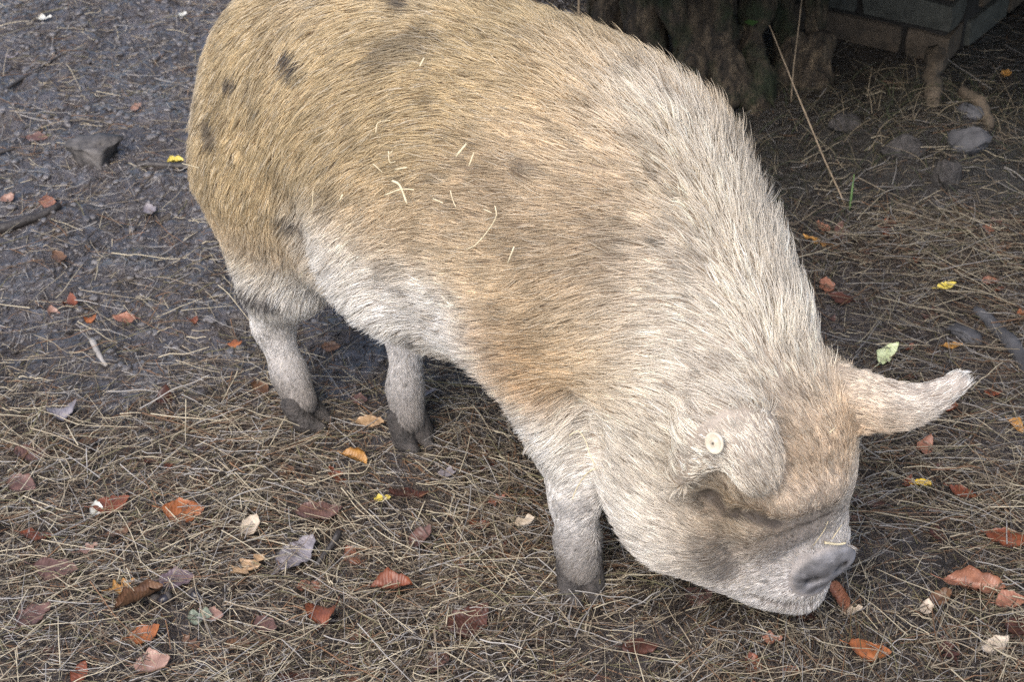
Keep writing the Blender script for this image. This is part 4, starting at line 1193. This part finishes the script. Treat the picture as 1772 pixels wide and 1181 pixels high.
def crease_amount(p, k=1.0):
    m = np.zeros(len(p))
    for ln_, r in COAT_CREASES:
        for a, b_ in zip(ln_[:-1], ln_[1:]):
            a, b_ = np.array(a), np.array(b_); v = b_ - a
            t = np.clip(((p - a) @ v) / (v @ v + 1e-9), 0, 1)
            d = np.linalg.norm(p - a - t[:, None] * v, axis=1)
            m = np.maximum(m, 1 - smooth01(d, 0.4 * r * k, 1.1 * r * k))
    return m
side_ = np.array(NOSE_SIDE)
for sg in (-1, 1):
    nd = np.linalg.norm(PV - (NOSE_AT + NOSE_DIR * 0.002 + side_ * 0.022 * sg), axis=1)
    k_ = (1 - smooth01(nd, 0.010, 0.014))[:, None]
    skin = skin * (1 - k_) + k_ * np.array([0.025, 0.022, 0.022])
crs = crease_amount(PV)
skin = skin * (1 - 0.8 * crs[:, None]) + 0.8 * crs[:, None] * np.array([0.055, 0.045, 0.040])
lowleg = 1 - smooth01(z_, 0.05, 0.15)
lowleg *= (dn_ > 0.2)
skin = skin * (1 - 0.7 * lowleg[:, None]) + 0.7 * lowleg[:, None] * np.array([0.17, 0.145, 0.125])
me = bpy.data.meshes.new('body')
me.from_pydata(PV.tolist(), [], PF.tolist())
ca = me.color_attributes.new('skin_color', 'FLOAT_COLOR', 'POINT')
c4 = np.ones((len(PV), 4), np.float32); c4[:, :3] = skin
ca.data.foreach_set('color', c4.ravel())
m_skin, nt, b = new_mat('pig_skin')
at = N(nt, 'ShaderNodeAttribute', attribute_name='skin_color')
tc = N(nt, 'ShaderNodeTexCoord')
n1 = N(nt, 'ShaderNodeTexNoise', Scale=60, Detail=6, Roughness=0.6)
n2 = N(nt, 'ShaderNodeTexNoise', Scale=420, Detail=4, Roughness=0.6)
for q in (n1, n2):
    nt.links.new(tc.outputs['Object'], q.inputs['Vector'])
r = ramp(nt, n1.outputs[0], [(0.3, (0.7, 0.68, 0.66)), (0.7, (1.15, 1.12, 1.1))])
mx = N(nt, 'ShaderNodeMix', data_type='RGBA', blend_type='MULTIPLY'); mx.inputs[0].default_value = 1
nt.links.new(at.outputs['Color'], mx.inputs[6]); nt.links.new(r.outputs[0], mx.inputs[7])
nt.links.new(mx.outputs[2], b.inputs['Base Color'])
b.inputs['Roughness'].default_value = 0.55
nt.links.new(bump(nt, n2.outputs[0], 0.5, 0.0025), b.inputs['Normal'])
body = link_mesh('body', me, m_skin, pig)

# ---- the coat: strands rooted on the skin
def flow_field(p, nrm):
    a, bb, z = local(p)
    s = 1 - smooth01(a, -0.02, 0.50)
    f = -AF[None] * (1 - 0.80 * s)[:, None] + np.array([0, 0, -1.0]) * (0.16 + 0.95 * s)[:, None]
    # belly hair lies backwards, thigh hair sweeps forward round the ham
    low = 1 - smooth01(z, 0.30, 0.42)
    belly = low * smooth01(a, 0.08, 0.16)
    f = f * (1 - belly[:, None]) + belly[:, None] * (-AF * 0.75 + np.array([0, 0, -0.55]))
    th = (1 - smooth01(np.linalg.norm(p - np.array(THIGH_AT), axis=1), 0.03, 0.12))[:, None]
    f = f + th * (-AF * 0.9)
    # legs: down
    leg = 1 - smooth01(z, 0.22, 0.30)
    leg *= np.linalg.norm(p - NOSE_AT, axis=1) > 0.33
    f = f * (1 - leg[:, None]) + leg[:, None] * np.array([0, 0, -1.0])
    # head: away from the nose
    dh = p - NOSE_AT
    ln = np.linalg.norm(dh, axis=1)
    hd = 1 - smooth01(ln, 0.30, 0.46)
    side = np.clip((CROWN_AT[2] - z) / 0.2, 0, 1)
    dhead = dh / ln[:, None]
    f = f * (1 - hd[:, None]) + hd[:, None] * dhead
    # swirls
    q = p * 7.0
    f = f + 0.22 * np.stack([vnoise(q), vnoise(q + 40), vnoise(q + 80)], -1)
    q = p * 22.0
    f = f + 0.16 * np.stack([vnoise(q), vnoise(q + 40), vnoise(q + 80)], -1)
    # ears: towards the tip
    de = np.full(len(p), 9.0); ei = np.zeros(len(p), int)
    near = np.where((ln < 0.45))[0]
    for i in range(0, len(near), 4000):
        ii = near[i:i + 4000]
        d = ((p[ii, None, :] - ear_pts[None]) ** 2).sum(-1)
        ei[ii] = d.argmin(1); de[ii] = np.sqrt(d.min(1))
    ear = de < 0.0125
    f[ear] = ear_dir[ei[ear]] + 0.12 * rng.normal(0, 1, (ear.sum(), 3))
    f = f - (f * nrm).sum(1)[:, None] * nrm
    f /= np.linalg.norm(f, axis=1)[:, None] + 1e-9
    return f, ear, ln

tri = np.concatenate([PF[:, [0, 1, 2]], PF[:, [0, 2, 3]]])
ta = 0.5 * np.linalg.norm(np.cross(PV[tri[:, 1]] - PV[tri[:, 0]], PV[tri[:, 2]] - PV[tri[:, 0]]), axis=1)
ctr = PV[tri].mean(1)
ca_, cb_, cz_ = local(ctr)
dnose = np.linalg.norm(ctr - NOSE_AT, axis=1)
dens = np.ones(len(tri))
dens[(dnose < 0.30)] = 1.9
dens[(dnose < 0.13)] = 2.4
dens[(cz_ < 0.24) & (dnose > 0.3)] = 3.0
dens[(cb_ < -0.10) & (cz_ < 0.55)] *= 0.45               # the far flank
dens[(dnose < 0.054) & ((ctr - NOSE_AT) @ NOSE_DIR > -0.010)] = 0.03
dens[cz_ < 0.035] = 0
w = ta * dens
NH = 275000
ti = rng.choice(len(tri), NH, p=w / w.sum())
u = rng.random((NH, 2)); m = u.sum(1) > 1; u[m] = 1 - u[m]
bw = np.stack([1 - u.sum(1), u[:, 0], u[:, 1]], -1)[:, :, None]
root = (PV[tri[ti]] * bw).sum(1); hn = (VN[tri[ti]] * bw).sum(1); hn /= np.linalg.norm(hn, axis=1)[:, None]
ff, is_ear, ln = flow_field(root, hn)
ra, rb, rz = local(root)
# length and lift
crest = smooth01(ra, 0.25, 0.55) * smooth01(hn @ AR * -1 + hn[:, 2], 0.15, 0.8)
length = 0.031 + 0.015 * crest
length = length * (1 - 0.25 * (1 - smooth01(ra, -0.05, 0.2)))
legm = (1 - smooth01(rz, 0.15, 0.34)) * (ln > 0.33)
length = length * (1 - 0.78 * legm)
headm = 1 - smooth01(ln, 0.12, 0.36)
length = length * (1 - 0.62 * headm)
crown_m = 1 - smooth01(np.linalg.norm(root - CROWN_AT, axis=1), 0.12, 0.22)
length = length * (1 - 0.3 * crown_m)
length[ln < 0.15] *= 0.75
eyed = 1 - smooth01(np.linalg.norm(root - np.array(EYE_AT), axis=1), 0.015, 0.050)
length = length * (1 + 0.9 * eyed)
on_disc = (ln < 0.054) & ((root - NOSE_AT) @ NOSE_DIR > -0.010)
length[on_disc] = 0.0035
length[is_ear] = 0.014
lift = 0.24 + 0.38 * crest + 0.10 * (1 - legm)
lift = lift * (1 - 0.5 * crown_m)
lift[is_ear] = 0.22
lift[ln < 0.15] = 0.42
tf_ = 1 - smooth01(np.linalg.norm(root - np.array(THIGH_AT), axis=1), 0.03, 0.10)
length = length * (1 + 0.25 * tf_); lift = lift + 0.10 * tf_
length *= rng.uniform(0.65, 1.25, NH)
bare = mark_amount(root)
K = 6
t = np.linspace(0, 1, K)
jit = rng.normal(0, 0.20, (NH, 3))
d0 = ff + jit; d0 -= (d0 * hn).sum(1)[:, None] * hn; d0 /= np.linalg.norm(d0, axis=1)[:, None]
up_amt = lift * rng.uniform(0.5, 1.5, NH)
grav = np.array([0, 0, -0.10])
pts = root[:, None, :] + length[:, None, None] * (d0[:, None, :] * (t * (0.55 + 0.45 * t))[None, :, None] + hn[:, None, :] * (up_amt[:, None] * (t * (1.25 - 0.55 * t))[None])[..., None] + grav * (t ** 2)[None, :, None])
curl = rng.normal(0, 0.05, (NH, 3))
pts = pts + length[:, None, None] * curl[:, None, :] * (t ** 2)[None, :, None]
# strands gather into tufts
NC = NH // 6
ci = rng.choice(NH, NC, replace=False)
kd = kdtree.KDTree(NC)
for i, p in enumerate(root[ci]):
    kd.insert(p, i)
kd.balance()
cl = np.array([kd.find(p)[1] for p in root])
cpts = pts[ci[cl]]
near = np.linalg.norm(root - root[ci[cl]], axis=1) < 0.012
cw = rng.uniform(0.25, 0.8, NC)[cl] * near * np.where(is_ear | (ln < 0.15), 0.5, 1.0)
same_dir = (hn * hn[ci[cl]]).sum(1) > 0.6
cw = cw * same_dir
pts = pts + (cpts - pts) * (cw[:, None] * (t ** 1.5)[None])[..., None]
rad = rng.uniform(0.00030, 0.00054, NH)[:, None] * np.array([1.0, 1.0, 0.95, 0.85, 0.6, 0.18])
rad[ln < 0.15] *= 0.75
hc = coat_color(root)
tuft_tone = (1 + 0.17 * rng.normal(0, 1, NC))[cl]
hc = hc * (np.clip(tuft_tone, 0.45, 1.25) * rng.uniform(0.80, 1.15, NH))[:, None]
patch = fbm(root * np.array([16, 16, 16.0]), 3)
dirt = smooth01(patch, 0.10, 0.70) * 0.5
hc = hc * (1 - dirt[:, None]) + dirt[:, None] * hc * np.array([0.62, 0.60, 0.58])
dark = (rng.random(NH) < 0.05)
hc[dark] *= np.array([0.45, 0.40, 0.36])
pale = (rng.random(NH) < 0.12)
hc[pale] = 0.5 * hc[pale] + 0.5 * np.array([0.82, 0.76, 0.64])
hc = hc * (1 - 0.9 * bare[:, None]) + 0.9 * bare[:, None] * np.array([0.06, 0.055, 0.06])
d_ = on_disc * 1.0
hc = hc * (1 - d_[:, None]) + d_[:, None] * np.array([0.24, 0.24, 0.26])
mud = (1 - smooth01(rz, 0.045, 0.16)) * (ln > 0.3)
hc = hc * (1 - 0.8 * mud[:, None]) + 0.8 * mud[:, None] * np.array([0.15, 0.13, 0.115])
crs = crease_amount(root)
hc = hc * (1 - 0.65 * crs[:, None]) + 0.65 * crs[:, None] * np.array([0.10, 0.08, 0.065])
keep = (rng.random(NH) > bare * 0.45) & (rng.random(NH) > crs * 0.75)
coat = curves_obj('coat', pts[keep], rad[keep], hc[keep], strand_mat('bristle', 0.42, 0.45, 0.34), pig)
print('coat', time.time() - T0)

# ---- hooves: two toes and two dewclaws each
m_hoof = rough_mat('muddy_hoof', (0.018, 0.016, 0.015), (0.105, 0.092, 0.085), 55, (0.3, 0.75), 1.0, 0.007)
for (fx, fy, fz), ang in zip(FEET, (-22, -58, -78, -50)):
    a = math.radians(ang)
    fwd = np.array([math.cos(a), math.sin(a), 0]); sd_ = np.array([-fwd[1], fwd[0], 0]); o3 = np.array([fx, fy, 0])
    hf_ = []
    for sg in (-1, 1):
        hf_.append(('c', o3 + sd_ * sg * 0.015 + [0, 0, 0.045] - fwd * 0.006, o3 + sd_ * sg * 0.018 + fwd * 0.016 + [0, 0, 0.014], 0.021, 0.018, 0.004))
        hf_.append(('c', o3 + sd_ * sg * 0.018 + fwd * 0.014 + [0, 0, 0.014], o3 + sd_ * sg * 0.013 + fwd * 0.045 + [0, 0, 0.010], 0.018, 0.009, 0.006))
    lo = o3 - 0.09; lo[2] = -0.01; hi = o3 + 0.09; hi[2] = 0.085
    V, F = surface_nets(eval_grid(hf_, lo, hi, 0.0035), lo, 0.0035, 2)
    V[:, 2] = np.maximum(V[:, 2], 0.0)
    hoof = mesh_obj('hoof', V, F, m_hoof, pig)
    for sg in (-1, 1):
        q = [('c', o3 + sd_ * sg * 0.020 - fwd * 0.026 + [0, 0, 0.060], o3 + sd_ * sg * 0.026 - fwd * 0.040 + [0, 0, 0.036], 0.013, 0.007, 0.004)]
        lo = o3 - 0.09; lo[2] = 0.0; hi = o3 + 0.09; hi[2] = 0.085
        V, F = surface_nets(eval_grid(q, lo, hi, 0.0035), lo, 0.0035, 2)
        dc_ = mesh_obj('dewclaw', V, F, m_hoof)
        dc_.parent = hoof
        dc_.matrix_parent_inverse = Matrix.Translation(-Vector(pig.location))
# ---- eye
m_eye, nt, b = new_mat('eye')
b.inputs['Base Color'].default_value = (0.02, 0.012, 0.008, 1); b.inputs['Roughness'].default_value = 0.08
bm = bmesh.new(); bmesh.ops.create_uvsphere(bm, u_segments=20, v_segments=12, radius=0.009)
me = bpy.data.meshes.new('eye'); bm.to_mesh(me); bm.free()
eye = link_mesh('eye', me, m_eye)
eye.parent = pig
eye.location = Vector(EYE_AT) - pig.location + Vector((0.002, 0.018, -0.010))
# ---- ear tag: ring-edged button with a stud
m_tag = rough_mat('worn_plastic', (0.46, 0.39, 0.29), (0.70, 0.63, 0.52), 70, (0.35, 0.6), 0.3, 0.001)
m_stud = rough_mat('stud_hole', (0.10, 0.08, 0.06), (0.18, 0.15, 0.12), 60, (0.4, 0.6), 0.2, 0.001)
prof = [(0.0, 0.0035), (0.0035, 0.0035), (0.0045, 0.0022), (0.0100, 0.0020), (0.0112, 0.0030), (0.0138, 0.0028), (0.0145, 0.0015), (0.0142, -0.0010), (0.0, -0.0012)]
ns = 32
V = [(r * math.cos(2 * math.pi * k / ns), r * math.sin(2 * math.pi * k / ns), z) for r, z in prof for k in range(ns)]
F = [(i * ns + k, i * ns + (k + 1) % ns, (i + 1) * ns + (k + 1) % ns, (i + 1) * ns + k) for i in range(len(prof) - 1) for k in range(ns)]
tg = mesh_obj('ear_tag', [(-v[0], v[1], v[2]) for v in V], F, m_tag)
tg.parent = pig
tn = Vector(TAG_NORMAL).normalized()
tn = (tn + Vector((-0.45, -0.1, 0.1))).normalized()
tg.rotation_euler = tn.to_track_quat('Z', 'Y').to_euler()
tg.location = Vector(TAG_AT) - pig.location + tn * 0.010
V, F = tube_mesh([(0, 0, 0.0030), (0, 0, 0.0045)], [0.0022, 0.0016], 12)
st = mesh_obj('stud', V, F, m_stud)
st.parent = tg
st['label'] = 'dark round stud in the middle of the tag'

# ------------------------------------------------------------------ straws caught on the coat
m_straw = rough_mat('clean_straw', (0.50, 0.41, 0.25), (0.76, 0.67, 0.47), 90, (0.4, 0.6), 0.3, 0.0008)
STRAW_LABELS = {0: 'short thick pale straw lying across the flank bristles', 2: 'thick pale straw crossing a thinner one on the flank', 3: 'thin straw crossing a thick pale straw on the flank', 8: 'short pale straw high on the back near the bare patch', 11: 'long bent straw hanging on the lower flank', 15: 'upright thin straw above the thigh fold', 17: 'flat wide straw lying across the snout', 18: 'thin bent straw standing on the bridge of the snout', 19: 'thin straight straw standing beside the flat one on the snout', 20: 'tiny pale straw on the ochre forehead', 21: 'thin straw sticking to the rump', 23: 'curved dry grass stem arching over the foreleg', 24: 'drooping dry grass stem with a ragged end beside the foreleg'}
for i, (pl, w_) in enumerate(COAT_STRAWS):
    P = np.array(pl)
    if len(P) > 2:
        P = spline_rows(P, 4 * (len(P) - 1) + 1)
    else:
        P = P[0] + (P[1] - P[0]) * np.linspace(0, 1, 4)[:, None]
    V, F = tube_mesh(P - P[0], np.full(len(P), w_ * 0.65) * np.linspace(1, 0.8, len(P)), 6, True, 0.05)
    o = mesh_obj('straw', V, F, m_straw)
    o.location = P[0]
    if i in STRAW_LABELS:
        tag(o, STRAW_LABELS[i], 'straw', None)
    else:
        tag(o, 'short pale straw scrap caught in the flank bristles', 'straw', 'straw scraps caught in the flank')
print('done', time.time() - T0)
